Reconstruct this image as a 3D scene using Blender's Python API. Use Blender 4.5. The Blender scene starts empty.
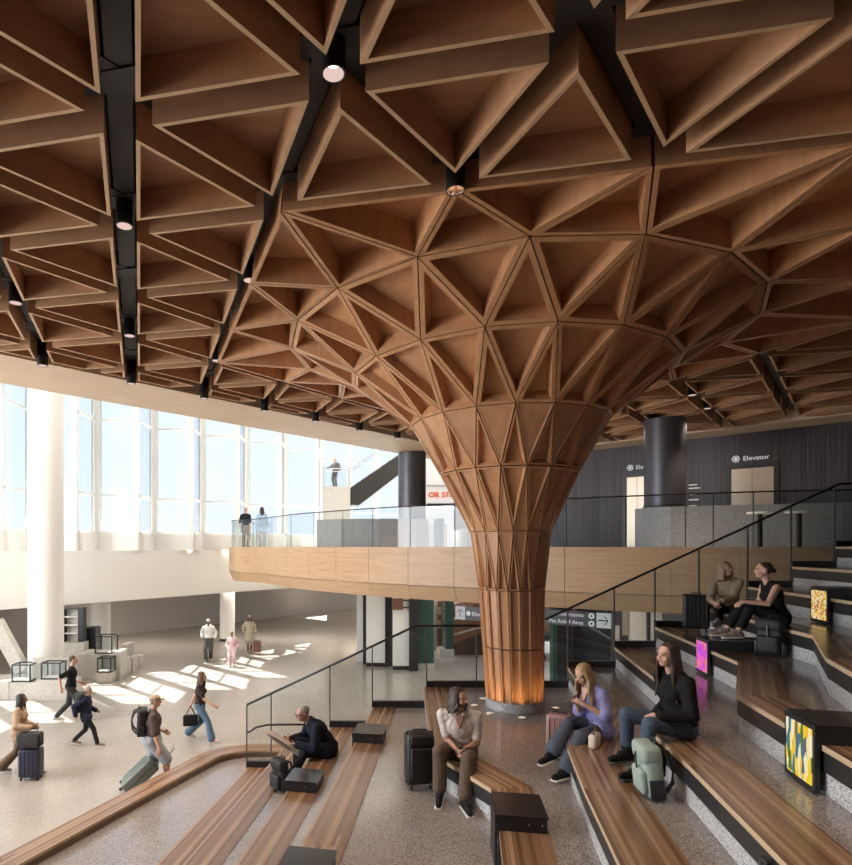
import bpy, bmesh, math, random
from mathutils import Vector, Matrix
from mathutils.geometry import tessellate_polygon
random.seed(7)
PI = math.pi
SC = bpy.context.scene
COL = SC.collection
V = Vector
F, PX, HY, EYE = 593.0, 335.0, 547.0, 4.6      # lens in pixels, principal column, horizon row, eye height
R = EYE / 13.0                                  # riser of one seating tier
CZ = 7.8                                        # underside of the timber ceiling

def PZ(px, py, z):
    y = F * (EYE - z) / (py - HY)
    return V(((px - PX) / F * y, y, z))
def PY(px, py, y):
    return V(((px - PX) / F * y, y, EYE - (py - HY) / F * y))

# ------------------------------------------------------------------ materials
def nodes(name):
    m = bpy.data.materials.new(name); m.use_nodes = True
    nt = m.node_tree; nt.nodes.clear()
    out = nt.nodes.new('ShaderNodeOutputMaterial')
    return m, nt, out
def N(nt, typ, **kw):
    n = nt.nodes.new(typ)
    for k, v in kw.items():
        if k.startswith('i_'):
            n.inputs[k[2:].replace('_', ' ')].default_value = v
        else:
            setattr(n, k, v)
    return n
def rgb(c): return (c[0], c[1], c[2], 1.0)
def ramp(nt, stops):
    r = nt.nodes.new('ShaderNodeValToRGB')
    els = r.color_ramp.elements
    while len(els) < len(stops): els.new(0.5)
    for e, (p, c) in zip(els, stops):
        e.position = p; e.color = rgb(c)
    return r
def plain(name, c, rough=0.5, metal=0.0, spec=0.5, bump=0.0, bscale=40.0):
    m, nt, out = nodes(name)
    b = N(nt, 'ShaderNodeBsdfPrincipled')
    b.inputs['Roughness'].default_value = rough
    b.inputs['Metallic'].default_value = metal
    b.inputs['Specular IOR Level'].default_value = spec
    tc = N(nt, 'ShaderNodeTexCoord')
    nz = N(nt, 'ShaderNodeTexNoise'); nz.inputs['Scale'].default_value = bscale; nz.inputs['Detail'].default_value = 3
    nt.links.new(tc.outputs['Object'], nz.inputs['Vector'])
    rp = ramp(nt, [(0.3, [x * 0.93 for x in c]), (0.7, [min(1, x * 1.05) for x in c])])
    nt.links.new(nz.outputs['Fac'], rp.inputs['Fac'])
    nt.links.new(rp.outputs['Color'], b.inputs['Base Color'])
    if bump:
        bp = N(nt, 'ShaderNodeBump'); bp.inputs['Strength'].default_value = bump; bp.inputs['Distance'].default_value = 0.01
        nt.links.new(nz.outputs['Fac'], bp.inputs['Height']); nt.links.new(bp.outputs['Normal'], b.inputs['Normal'])
    nt.links.new(b.outputs['BSDF'], out.inputs['Surface'])
    return m
def wood(name, c0, c1, scale=(3, 3, 40), rough=0.45, coord='Object', rnd=0.0, seamless=False):
    m, nt, out = nodes(name)
    b = N(nt, 'ShaderNodeBsdfPrincipled'); b.inputs['Roughness'].default_value = rough
    tc = N(nt, 'ShaderNodeTexCoord')
    mp = N(nt, 'ShaderNodeMapping'); mp.inputs['Scale'].default_value = scale
    nt.links.new(tc.outputs[coord], mp.inputs['Vector'])
    nz = N(nt, 'ShaderNodeTexNoise'); nz.inputs['Scale'].default_value = 1.0; nz.inputs['Detail'].default_value = 6; nz.inputs['Roughness'].default_value = 0.65
    if rnd:
        oi = N(nt, 'ShaderNodeObjectInfo')
        ad = N(nt, 'ShaderNodeVectorMath', operation='ADD')
        ml = N(nt, 'ShaderNodeMath', operation='MULTIPLY'); ml.inputs[1].default_value = 60
        nt.links.new(oi.outputs['Random'], ml.inputs[0])
        nt.links.new(mp.outputs['Vector'], ad.inputs[0]); nt.links.new(ml.outputs[0], ad.inputs[1])
        nt.links.new(ad.outputs['Vector'], nz.inputs['Vector'])
    else:
        nt.links.new(mp.outputs['Vector'], nz.inputs['Vector'])
    rp = ramp(nt, [(0.28, c0), (0.72, c1)])
    nt.links.new(nz.outputs['Fac'], rp.inputs['Fac'])
    col = rp.outputs['Color']
    if rnd:
        hs = N(nt, 'ShaderNodeHueSaturation')
        mr = N(nt, 'ShaderNodeMapRange'); mr.inputs['To Min'].default_value = 1 - rnd; mr.inputs['To Max'].default_value = 1 + rnd
        nt.links.new(oi.outputs['Random'], mr.inputs['Value']); nt.links.new(mr.outputs['Result'], hs.inputs['Value'])
        nt.links.new(col, hs.inputs['Color']); col = hs.outputs['Color']
    nt.links.new(col, b.inputs['Base Color'])
    nt.links.new(b.outputs['BSDF'], out.inputs['Surface'])
    return m
def plank(name, cols, across, rough=0.35):
    # strips running along U, each strip its own tone (V across)
    m, nt, out = nodes(name)
    b = N(nt, 'ShaderNodeBsdfPrincipled'); b.inputs['Roughness'].default_value = rough
    uv = N(nt, 'ShaderNodeUVMap'); uv.uv_map = 'UVMap'
    mp = N(nt, 'ShaderNodeMapping'); mp.inputs['Scale'].default_value = (1.1, across * 4, 1)
    nt.links.new(uv.outputs['UV'], mp.inputs['Vector'])
    vo = N(nt, 'ShaderNodeTexNoise'); vo.noise_dimensions = '2D'; vo.inputs['Scale'].default_value = 1.0; vo.inputs['Detail'].default_value = 4; vo.inputs['Roughness'].default_value = 0.7
    nt.links.new(mp.outputs['Vector'], vo.inputs['Vector'])
    sp = N(nt, 'ShaderNodeSeparateXYZ'); nt.links.new(uv.outputs['UV'], sp.inputs[0])
    v1 = N(nt, 'ShaderNodeMath', operation='MULTIPLY'); v1.inputs[1].default_value = across
    nt.links.new(sp.outputs['Y'], v1.inputs[0])
    v2 = N(nt, 'ShaderNodeMath', operation='FLOOR'); nt.links.new(v1.outputs[0], v2.inputs[0])
    u1 = N(nt, 'ShaderNodeMath', operation='MULTIPLY_ADD'); u1.inputs[1].default_value = 0.13
    nt.links.new(sp.outputs['X'], u1.inputs[0]); 
    vs_ = N(nt, 'ShaderNodeMath', operation='MULTIPLY'); vs_.inputs[1].default_value = 0.377
    nt.links.new(v2.outputs[0], vs_.inputs[0]); nt.links.new(vs_.outputs[0], u1.inputs[2])
    u2 = N(nt, 'ShaderNodeMath', operation='FLOOR'); nt.links.new(u1.outputs[0], u2.inputs[0])
    cb = N(nt, 'ShaderNodeCombineXYZ'); nt.links.new(u2.outputs[0], cb.inputs[0]); nt.links.new(v2.outputs[0], cb.inputs[1])
    wn = N(nt, 'ShaderNodeTexWhiteNoise'); wn.noise_dimensions = '2D'; nt.links.new(cb.outputs[0], wn.inputs['Vector'])
    mxv = N(nt, 'ShaderNodeMix'); mxv.inputs[0].default_value = 0.42
    nt.links.new(wn.outputs['Value'], mxv.inputs[2]); nt.links.new(vo.outputs['Fac'], mxv.inputs[3])
    rp = ramp(nt, [(0.18, cols[0]), (0.5, cols[1]), (0.80, cols[2])])
    nt.links.new(mxv.outputs[0], rp.inputs['Fac'])
    nt.links.new(rp.outputs['Color'], b.inputs['Base Color'])
    nt.links.new(b.outputs['BSDF'], out.inputs['Surface'])
    return m
def terrazzo(name, base, chips, dark, scale=90, rough=0.25, amount=0.5):
    m, nt, out = nodes(name)
    b = N(nt, 'ShaderNodeBsdfPrincipled'); b.inputs['Roughness'].default_value = rough
    tc = N(nt, 'ShaderNodeTexCoord')
    vo = N(nt, 'ShaderNodeTexVoronoi'); vo.inputs['Scale'].default_value = scale
    nt.links.new(tc.outputs['Object'], vo.inputs['Vector'])
    sp = N(nt, 'ShaderNodeSeparateColor'); nt.links.new(vo.outputs['Color'], sp.inputs['Color'])
    mid = [(x + y) / 2 for x, y in zip(base, chips)]
    rp = ramp(nt, [(0.0, dark), (0.22 * amount * 2, base), (0.55, mid), (1 - 0.25 * amount, chips)])
    nt.links.new(sp.outputs['Red'], rp.inputs['Fac'])
    nz = N(nt, 'ShaderNodeTexNoise'); nz.inputs['Scale'].default_value = 1.3; nz.inputs['Detail'].default_value = 4
    nt.links.new(tc.outputs['Object'], nz.inputs['Vector'])
    mx = N(nt, 'ShaderNodeMix', data_type='RGBA', blend_type='MULTIPLY'); mx.inputs['Factor'].default_value = 0.35
    rp2 = ramp(nt, [(0.3, (0.75, 0.75, 0.75)), (0.7, (1, 1, 1))])
    nt.links.new(nz.outputs['Fac'], rp2.inputs['Fac'])
    nt.links.new(rp.outputs['Color'], mx.inputs[6]); nt.links.new(rp2.outputs['Color'], mx.inputs[7])
    nt.links.new(mx.outputs[2], b.inputs['Base Color'])
    nt.links.new(b.outputs['BSDF'], out.inputs['Surface'])
    return m
def glass(name, tint, refl=0.08, rough=0.0):
    m, nt, out = nodes(name)
    t = N(nt, 'ShaderNodeBsdfTransparent'); t.inputs['Color'].default_value = rgb(tint)
    g = N(nt, 'ShaderNodeBsdfGlossy'); g.inputs['Roughness'].default_value = rough
    fr = N(nt, 'ShaderNodeLayerWeight'); fr.inputs['Blend'].default_value = 0.5
    pw = N(nt, 'ShaderNodeMath', operation='POWER'); pw.inputs[1].default_value = 4.0
    ad = N(nt, 'ShaderNodeMath', operation='MULTIPLY_ADD'); ad.inputs[1].default_value = 0.55; ad.inputs[2].default_value = refl
    ad.use_clamp = True
    nt.links.new(fr.outputs['Facing'], pw.inputs[0]); nt.links.new(pw.outputs[0], ad.inputs[0])
    mx = N(nt, 'ShaderNodeMixShader')
    nt.links.new(ad.outputs[0], mx.inputs['Fac']); nt.links.new(t.outputs[0], mx.inputs[1]); nt.links.new(g.outputs[0], mx.inputs[2])
    nt.links.new(mx.outputs[0], out.inputs['Surface'])
    return m
def emit(name, c, s):
    m, nt, out = nodes(name)
    e = N(nt, 'ShaderNodeEmission'); e.inputs['Color'].default_value = rgb(c); e.inputs['Strength'].default_value = s
    nt.links.new(e.outputs[0], out.inputs['Surface'])
    return m
def emit_cells(name, cols, s, scale, stretch=(1, 1, 1)):
    m, nt, out = nodes(name)
    e = N(nt, 'ShaderNodeEmission'); e.inputs['Strength'].default_value = s
    tc = N(nt, 'ShaderNodeTexCoord'); mp = N(nt, 'ShaderNodeMapping'); mp.inputs['Scale'].default_value = stretch
    nt.links.new(tc.outputs['Object'], mp.inputs['Vector'])
    vo = N(nt, 'ShaderNodeTexVoronoi'); vo.inputs['Scale'].default_value = scale
    nt.links.new(mp.outputs['Vector'], vo.inputs['Vector'])
    sp = N(nt, 'ShaderNodeSeparateColor'); nt.links.new(vo.outputs['Color'], sp.inputs['Color'])
    st = [(i / len(cols), c) for i, c in enumerate(cols)]
    rp = ramp(nt, st); rp.color_ramp.interpolation = 'CONSTANT'
    nt.links.new(sp.outputs['Red'], rp.inputs['Fac'])
    nt.links.new(rp.outputs['Color'], e.inputs['Color'])
    nt.links.new(e.outputs[0], out.inputs['Surface'])
    return m
def fabric(name, c, scale=60, rough=0.85):
    m, nt, out = nodes(name)
    b = N(nt, 'ShaderNodeBsdfPrincipled'); b.inputs['Roughness'].default_value = rough
    b.inputs['Specular IOR Level'].default_value = 0.2
    tc = N(nt, 'ShaderNodeTexCoord')
    nz = N(nt, 'ShaderNodeTexNoise'); nz.inputs['Scale'].default_value = 9; nz.inputs['Detail'].default_value = 2; nz.inputs['Distortion'].default_value = 1.2
    nt.links.new(tc.outputs['Object'], nz.inputs['Vector'])
    rp = ramp(nt, [(0.3, [x * 0.85 for x in c]), (0.7, [min(1, x * 1.1) for x in c])])
    nt.links.new(nz.outputs['Fac'], rp.inputs['Fac']); nt.links.new(rp.outputs['Color'], b.inputs['Base Color'])
    bp = N(nt, 'ShaderNodeBump'); bp.inputs['Strength'].default_value = 0.55; bp.inputs['Distance'].default_value = 0.03
    nt.links.new(nz.outputs['Fac'], bp.inputs['Height']); nt.links.new(bp.outputs['Normal'], b.inputs['Normal'])
    nt.links.new(b.outputs['BSDF'], out.inputs['Surface'])
    return m
def hairmat(name, c0, c1):
    m, nt, out = nodes(name)
    b = N(nt, 'ShaderNodeBsdfPrincipled'); b.inputs['Roughness'].default_value = 0.5
    tc = N(nt, 'ShaderNodeTexCoord'); mp = N(nt, 'ShaderNodeMapping'); mp.inputs['Scale'].default_value = (90, 90, 9)
    nt.links.new(tc.outputs['Object'], mp.inputs['Vector'])
    nz = N(nt, 'ShaderNodeTexNoise'); nz.inputs['Scale'].default_value = 1; nz.inputs['Detail'].default_value = 3
    nt.links.new(mp.outputs['Vector'], nz.inputs['Vector'])
    rp = ramp(nt, [(0.3, c0), (0.7, c1)]); nt.links.new(nz.outputs['Fac'], rp.inputs['Fac'])
    nt.links.new(rp.outputs['Color'], b.inputs['Base Color'])
    bp = N(nt, 'ShaderNodeBump'); bp.inputs['Strength'].default_value = 0.5; bp.inputs['Distance'].default_value = 0.01
    nt.links.new(nz.outputs['Fac'], bp.inputs['Height']); nt.links.new(bp.outputs['Normal'], b.inputs['Normal'])
    nt.links.new(b.outputs['BSDF'], out.inputs['Surface'])
    return m

M = {}
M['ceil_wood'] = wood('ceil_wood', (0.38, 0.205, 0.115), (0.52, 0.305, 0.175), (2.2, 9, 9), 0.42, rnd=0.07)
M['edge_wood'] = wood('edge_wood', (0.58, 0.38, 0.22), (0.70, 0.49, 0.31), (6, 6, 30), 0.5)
M['tree_wood'] = wood('tree_wood', (0.43, 0.215, 0.105), (0.58, 0.32, 0.17), (9, 9, 1.2), 0.38, rnd=0.10)
M['fascia_wood'] = wood('fascia_wood', (0.47, 0.30, 0.17), (0.62, 0.42, 0.26), (1.2, 1.2, 22), 0.42)
M['soffit_wood'] = wood('soffit_wood', (0.66, 0.50, 0.34), (0.76, 0.60, 0.44), (1.5, 1.5, 30), 0.5)
M['seat_wood'] = plank('seat_wood', [(0.115, 0.062, 0.034), (0.22, 0.125, 0.068), (0.38, 0.245, 0.148)], 30, 0.24)
M['kerb'] = wood('kerb', (0.13, 0.08, 0.048), (0.21, 0.135, 0.085), (3, 3, 30), 0.4)
M['nosing'] = wood('nosing', (0.50, 0.36, 0.23), (0.62, 0.47, 0.31), (8, 8, 30), 0.45)
M['ground'] = terrazzo('ground', (0.36, 0.325, 0.285), (0.45, 0.412, 0.367), (0.285, 0.255, 0.222), 60, 0.24, 0.3)
M['grey_floor'] = terrazzo('grey_floor', (0.36, 0.33, 0.29), (0.46, 0.42, 0.37), (0.29, 0.26, 0.22), 60, 0.16, 0.3)
M['tier_floor'] = terrazzo('tier_floor', (0.22, 0.195, 0.183), (0.39, 0.36, 0.34), (0.085, 0.073, 0.07), 120, 0.13, 0.5)
M['riser'] = terrazzo('riser', (0.42, 0.42, 0.42), (0.78, 0.78, 0.77), (0.12, 0.12, 0.12), 110, 0.35, 0.5)
M['grey_stone'] = terrazzo('grey_stone', (0.30, 0.30, 0.31), (0.42, 0.42, 0.43), (0.2, 0.2, 0.21), 60, 0.4, 0.4)
M['pale_stone'] = terrazzo('pale_stone', (0.50, 0.47, 0.42), (0.58, 0.54, 0.49), (0.42, 0.39, 0.34), 30, 0.5, 0.3)
M['black'] = plain('black', (0.018, 0.018, 0.02), 0.42)
M['black_gloss'] = plain('black_gloss', (0.02, 0.02, 0.022), 0.22)
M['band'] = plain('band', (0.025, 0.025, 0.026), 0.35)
M['slot'] = plain('slot', (0.035, 0.036, 0.04), 0.5)
M['dark_metal'] = plain('dark_metal', (0.10, 0.10, 0.115), 0.42, 0.55)
M['bronze'] = plain('bronze', (0.03, 0.027, 0.025), 0.4, 0.3)
M['steel'] = plain('steel', (0.5, 0.5, 0.5), 0.3, 1.0)
M['white'] = plain('white', (0.80, 0.78, 0.74), 0.6)
M['white_col'] = plain('white_col', (0.82, 0.80, 0.76), 0.38)
M['mullion'] = plain('mullion', (0.82, 0.82, 0.80), 0.45)
M['grey_wall'] = plain('grey_wall', (0.40, 0.37, 0.34), 0.6)
M['green'] = plain('green', (0.025, 0.07, 0.055), 0.5)
M['rail_post'] = plain('rail_post', (0.10, 0.10, 0.105), 0.4, 0.4)
M['brown'] = plain('brown', (0.16, 0.075, 0.04), 0.5)
M['dark_room'] = plain('dark_room', (0.05, 0.05, 0.055), 0.5)
M['win_glass'] = glass('win_glass', (0.62, 0.65, 0.68), 0.03)
M['rail_glass'] = glass('rail_glass', (0.93, 0.95, 0.95), 0.03)
M['shop_glass'] = glass('shop_glass', (0.16, 0.18, 0.19), 0.06)
M['lamp'] = emit('lamp', (1.0, 0.84, 0.78), 6)
M['lamp_cone'] = emit('lamp_cone', (1.0, 0.72, 0.64), 0.8)
M['uplamp'] = emit('uplamp', (1.0, 0.8, 0.55), 0.8)
M['door_metal'] = plain('door_metal', (0.55, 0.46, 0.36), 0.35, 0.6)
M['sign_dark'] = plain('sign_dark', (0.06, 0.065, 0.07), 0.5)
M['sign_white'] = emit('sign_white', (1, 1, 1), 0.42)
M['text_white'] = emit('text_white', (1, 1, 1), 0.55)
M['orange'] = emit('orange', (1.0, 0.16, 0.04), 0.9)
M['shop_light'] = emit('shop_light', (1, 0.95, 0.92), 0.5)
def ribbed(name, c):
    m, nt, out = nodes(name)
    b = N(nt, 'ShaderNodeBsdfPrincipled'); b.inputs['Roughness'].default_value = 0.5
    uv = N(nt, 'ShaderNodeUVMap'); uv.uv_map = 'UVMap'
    mp = N(nt, 'ShaderNodeMapping'); mp.inputs['Scale'].default_value = (16, 0.25, 1)
    nt.links.new(uv.outputs['UV'], mp.inputs['Vector'])
    nz = N(nt, 'ShaderNodeTexNoise'); nz.noise_dimensions = '2D'; nz.inputs['Scale'].default_value = 1.0; nz.inputs['Detail'].default_value = 3
    nt.links.new(mp.outputs['Vector'], nz.inputs['Vector'])
    rp = ramp(nt, [(0.3, [x * 0.55 for x in c]), (0.7, [x * 1.5 for x in c])])
    nt.links.new(nz.outputs['Fac'], rp.inputs['Fac']); nt.links.new(rp.outputs['Color'], b.inputs['Base Color'])
    bp = N(nt, 'ShaderNodeBump'); bp.inputs['Strength'].default_value = 0.4; bp.inputs['Distance'].default_value = 0.02
    nt.links.new(nz.outputs['Fac'], bp.inputs['Height']); nt.links.new(bp.outputs['Normal'], b.inputs['Normal'])
    nt.links.new(b.outputs['BSDF'], out.inputs['Surface'])
    return m
M['ribbed'] = ribbed('ribbed', (0.046, 0.038, 0.047))

# ------------------------------------------------------------------ mesh builder
class MB:
    def __init__(self):
        self.v = []; self.f = []; self.m = []; self.uv = {}; self.s = []
    def add(self, vs, fs, mi=0, smooth=False, uvs=None):
        o = len(self.v)
        self.v += [V(p) for p in vs]
        for k, f in enumerate(fs):
            if uvs is not None: self.uv[len(self.f)] = uvs[k]
            self.f.append([i + o for i in f]); self.m.append(mi); self.s.append(smooth)
        return self
    def box(self, c, s, mi=0, rot=None):
        hx, hy, hz = s[0] / 2, s[1] / 2, s[2] / 2
        vs = [V((x, y, z)) for x in (-hx, hx) for y in (-hy, hy) for z in (-hz, hz)]
        if rot is not None: vs = [rot @ p for p in vs]
        vs = [p + V(c) for p in vs]
        return self.add(vs, [(0, 1, 3, 2), (4, 6, 7, 5), (0, 4, 5, 1), (2, 3, 7, 6), (0, 2, 6, 4), (1, 5, 7, 3)], mi)
    def mm(self, a, b, mi=0):
        a = V(a); b = V(b)
        return self.box((a + b) / 2, [abs(b[i] - a[i]) for i in range(3)], mi)
    def rbox(self, c, s, r, rot=None, mi=0, seg=3):
        bm = bmesh.new(); bmesh.ops.create_cube(bm, size=1)
        for w in bm.verts: w.co = V((w.co.x * s[0], w.co.y * s[1], w.co.z * s[2]))
        bmesh.ops.bevel(bm, geom=bm.edges[:], offset=r, segments=seg, profile=0.5, affect='EDGES')
        bm.verts.index_update()
        vs = [w.co.copy() for w in bm.verts]
        if rot is not None: vs = [rot @ p for p in vs]
        fs = [[w.index for w in f.verts] for f in bm.faces]
        bm.free()
        return self.add([p + V(c) for p in vs], fs, mi, True)
    def prism(self, poly, z0, z1, mi=0, mi_top=None):
        n = len(poly)
        area = sum(poly[i][0] * poly[(i + 1) % n][1] - poly[(i + 1) % n][0] * poly[i][1] for i in range(n))
        if area < 0: poly = poly[::-1]
        vs = [V((p[0], p[1], z0)) for p in poly] + [V((p[0], p[1], z1)) for p in poly]
        tris = tessellate_polygon([[V((p[0], p[1], 0)) for p in poly]])
        o = len(self.v)
        self.add(vs, [(i, (i + 1) % n, n + (i + 1) % n, n + i) for i in range(n)], mi)
        tf = []
        for t in tris:
            a, b, c = [V((poly[i][0], poly[i][1], 0)) for i in t]
            tt = list(t) if (b - a).cross(c - a).z > 0 else list(t)[::-1]
            tf.append(tt)
        for tt in tf:
            self.f.append([o + n + i for i in tt]); self.m.append(mi if mi_top is None else mi_top); self.s.append(False)
            self.f.append([o + i for i in tt[::-1]]); self.m.append(mi); self.s.append(False)
        return self
    def strip(self, left, right, z0, z1, mi=0, mi_top=None, mi_side=None):
        # a band between two polylines of equal length, UV along/across on its top
        n = len(left)
        mi_top = mi if mi_top is None else mi_top
        acc = 0.0
        for i in range(n - 1):
            a, b, c, d = left[i], left[i + 1], right[i + 1], right[i]
            L = (V(b[:2]) - V(a[:2])).length; W = (V(d[:2]) - V(a[:2])).length
            vs = [V((p[0], p[1], z)) for z in (z0, z1) for p in (a, b, c, d)]
            o = len(self.v); self.v += vs
            top = [o + 4, o + 5, o + 6, o + 7]
            q = [(acc, 0), (acc + L, 0), (acc + L, W), (acc, W)]
            nn = (V((*b[:2], 0)) - V((*a[:2], 0))).cross(V((*c[:2], 0)) - V((*a[:2], 0))).z
            faces = [(top, mi_top, q), ([o + 3, o + 2, o + 1, o], mi, None),
                     ([o, o + 1, o + 5, o + 4], mi if mi_side is None else mi_side, None), ([o + 2, o + 3, o + 7, o + 6], mi, None)]
            if i == 0: faces.append(([o + 3, o, o + 4, o + 7], mi, None))
            if i == n - 2: faces.append(([o + 1, o + 2, o + 6, o + 5], mi, None))
            for f, m_, u in faces:
                if nn < 0:
                    f = f[::-1]
                    if u: u = u[::-1]
                if u: self.uv[len(self.f)] = u
                self.f.append(f); self.m.append(m_); self.s.append(False)
            acc += L + 3.7
        return self
    def tube(self, pts, r, n=8, mi=0, closed=False):
        pts = [V(p) for p in pts]; k = len(pts)
        rs = r if isinstance(r, (list, tuple)) else [r] * k
        rings = []
        up = V((0, 0, 1))
        for i, p in enumerate(pts):
            a = pts[max(i - 1, 0)] if not closed else pts[i - 1]
            b = pts[min(i + 1, k - 1)] if not closed else pts[(i + 1) % k]
            d = (b - a).normalized()
            u = d.cross(up)
            if u.length < 1e-3: u = d.cross(V((1, 0, 0)))
            u.normalize(); w = u.cross(d).normalized()
            rings.append([p + (u * math.cos(2 * PI * j / n) + w * math.sin(2 * PI * j / n)) * rs[i] for j in range(n)])
        vs = [q for rg in rings for q in rg]
        fs = []
        for i in range(k if closed else k - 1):
            for j in range(n):
                a, b = i * n + j, i * n + (j + 1) % n
                i2 = (i + 1) % k
                fs.append((a, b, i2 * n + (j + 1) % n, i2 * n + j))
        if not closed:
            fs.append(list(range(n))[::-1]); fs.append([(k - 1) * n + j for j in range(n)])
        return self.add(vs, fs, mi, n > 6)
    def lathe(self, prof, n=32, c=(0, 0, 0), mi=0, smooth=True, cap=True):
        vs = []; k = len(prof)
        for r, z in prof:
            vs += [V((c[0] + r * math.cos(2 * PI * j / n), c[1] + r * math.sin(2 * PI * j / n), c[2] + z)) for j in range(n)]
        fs = [(i * n + j, i * n + (j + 1) % n, (i + 1) * n + (j + 1) % n, (i + 1) * n + j) for i in range(k - 1) for j in range(n)]
        o = len(self.v)
        self.add(vs, fs, mi, smooth)
        if cap:
            self.add([vs[j] for j in range(n)], [list(range(n))[::-1]], mi)
            self.add([vs[(k - 1) * n + j] for j in range(n)], [list(range(n))], mi)
        return self
    def ball(self, c, r, rot=None, nu=14, nv=9, mi=0):
        if not isinstance(r, (list, tuple)): r = (r, r, r)
        vs = [V((0, 0, r[2]))]
        for i in range(1, nv):
            t = PI * i / nv
            for j in range(nu):
                p = 2 * PI * j / nu
                vs.append(V((r[0] * math.sin(t) * math.cos(p), r[1] * math.sin(t) * math.sin(p), r[2] * math.cos(t))))
        vs.append(V((0, 0, -r[2])))
        if rot is not None: vs = [rot @ p for p in vs]
        fs = [(0, 1 + j, 1 + (j + 1) % nu) for j in range(nu)]
        for i in range(nv - 2):
            for j in range(nu):
                a = 1 + i * nu + j; b = 1 + i * nu + (j + 1) % nu
                fs.append((a, a + nu, b + nu, b))
        e = len(vs) - 1; s0 = 1 + (nv - 2) * nu
        fs += [(s0 + j, e, s0 + (j + 1) % nu) for j in range(nu)]
        return self.add([p + V(c) for p in vs], fs, mi, True)
    def cone(self, a, ra, b, rb, n=12):
        # closed tapered capsule (for blobs)
        a = V(a); b = V(b); d = b - a
        if d.length < 1e-5: return self.ball(a, max(ra, rb))
        d.normalize(); u = d.orthogonal().normalized(); w = d.cross(u)
        rows = []
        for t in (-80, -45, -15): rows.append((a + d * ra * math.sin(math.radians(t)), ra * math.cos(math.radians(t))))
        for t in (15, 45, 80): rows.append((b + d * rb * math.sin(math.radians(t)), rb * math.cos(math.radians(t))))
        vs = [c + (u * math.cos(2 * PI * j / n) + w * math.sin(2 * PI * j / n)) * r for c, r in rows for j in range(n)]
        fs = [(i * n + j, i * n + (j + 1) % n, (i + 1) * n + (j + 1) % n, (i + 1) * n + j) for i in range(5) for j in range(n)]
        fs += [list(range(n))[::-1], [5 * n + j for j in range(n)]]
        return self.add(vs, fs, 0, True)
    def mesh(self, name, mats, off=(0, 0, 0)):
        off = V(off)
        me = bpy.data.meshes.new(name)
        me.from_pydata([tuple(p - off) for p in self.v], [], self.f)
        for m in mats: me.materials.append(m)
        me.polygons.foreach_set('material_index', self.m)
        me.polygons.foreach_set('use_smooth', self.s)
        if self.uv:
            ul = me.uv_layers.new(name='UVMap')
            for pi, u in self.uv.items():
                for k, li in enumerate(me.polygons[pi].loop_indices): ul.data[li].uv = u[k]
        me.update()
        return me

def tag(o, label=None, cat=None, group=None, kind=None):
    if label: o['label'] = label
    if cat: o['category'] = cat
    if group: o['group'] = group
    if kind: o['kind'] = kind
    return o
def link(name, me, parent=None, loc=None):
    o = bpy.data.objects.new(name, me); COL.objects.link(o)
    if parent is not None: o.parent = parent
    if loc is not None: o.location = loc
    return o
def mats(m): return [M[x] if isinstance(x, str) else x for x in (m if isinstance(m, (list, tuple)) else [m])]
def thing(name, label, cat, loc=(0, 0, 0), rotz=0.0, group=None):
    o = bpy.data.objects.new(name, None); COL.objects.link(o)
    o.location = loc; o.rotation_euler = (0, 0, rotz); o.empty_display_size = 0.2
    return tag(o, label, cat, group)
def part(name, mb, m, root, label=None):            # mesh in the root's own space
    o = link(name, mb.mesh(name, mats(m)), root)
    if label: o['label'] = label
    return o
def wpart(name, mb, m, root, label=None):           # mesh in world space under an unrotated root
    off = V(root.location); p = root.parent
    while p: off = off + V(p.location); p = p.parent
    o = link(name, mb.mesh(name, mats(m), off), root)
    if label: o['label'] = label
    return o
def solo(name, mb, m, label, cat, loc=(0, 0, 0), group=None, world=True):
    o = link(name, mb.mesh(name, mats(m), loc if world else (0, 0, 0)), None, loc)
    return tag(o, label, cat, group)
def struct(name, mb, m, parent=None):
    o = link(name, mb.mesh(name, mats(m)), parent)
    o['kind'] = 'structure'
    return o
def copy_tree(o, parent=None):
    c = o.copy(); COL.objects.link(c)
    if parent is not None: c.parent = parent
    for ch in [x for x in bpy.data.objects if x.parent == o]: copy_tree(ch, c)
    return c
def offset_line(pts, d):
    # offset a plan polyline sideways (positive = to the right of its direction)
    pts = [V(p[:2]) for p in pts]; out = []
    for i, p in enumerate(pts):
        ns = []
        if i > 0: t = (p - pts[i - 1]).normalized(); ns.append(V((t.y, -t.x)))
        if i < len(pts) - 1: t = (pts[i + 1] - p).normalized(); ns.append(V((t.y, -t.x)))
        n = sum(ns, V((0, 0)));  n.normalize()
        c = n.dot(ns[0])
        out.append(p + n * (d / max(c, 0.5)))
    return out
def text_mesh(body, size, mat, depth=0.004, align='LEFT'):
    cu = bpy.data.curves.new('txt', 'FONT'); cu.body = body; cu.size = size; cu.extrude = depth; cu.align_x = align
    cu.resolution_u = 3
    o = bpy.data.objects.new('txt', cu); COL.objects.link(o)
    dg = bpy.context.evaluated_depsgraph_get()
    me = bpy.data.meshes.new_from_object(o.evaluated_get(dg))
    bpy.data.objects.remove(o); bpy.data.curves.remove(cu)
    me.materials.clear(); me.materials.append(M[mat])
    return me
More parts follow.
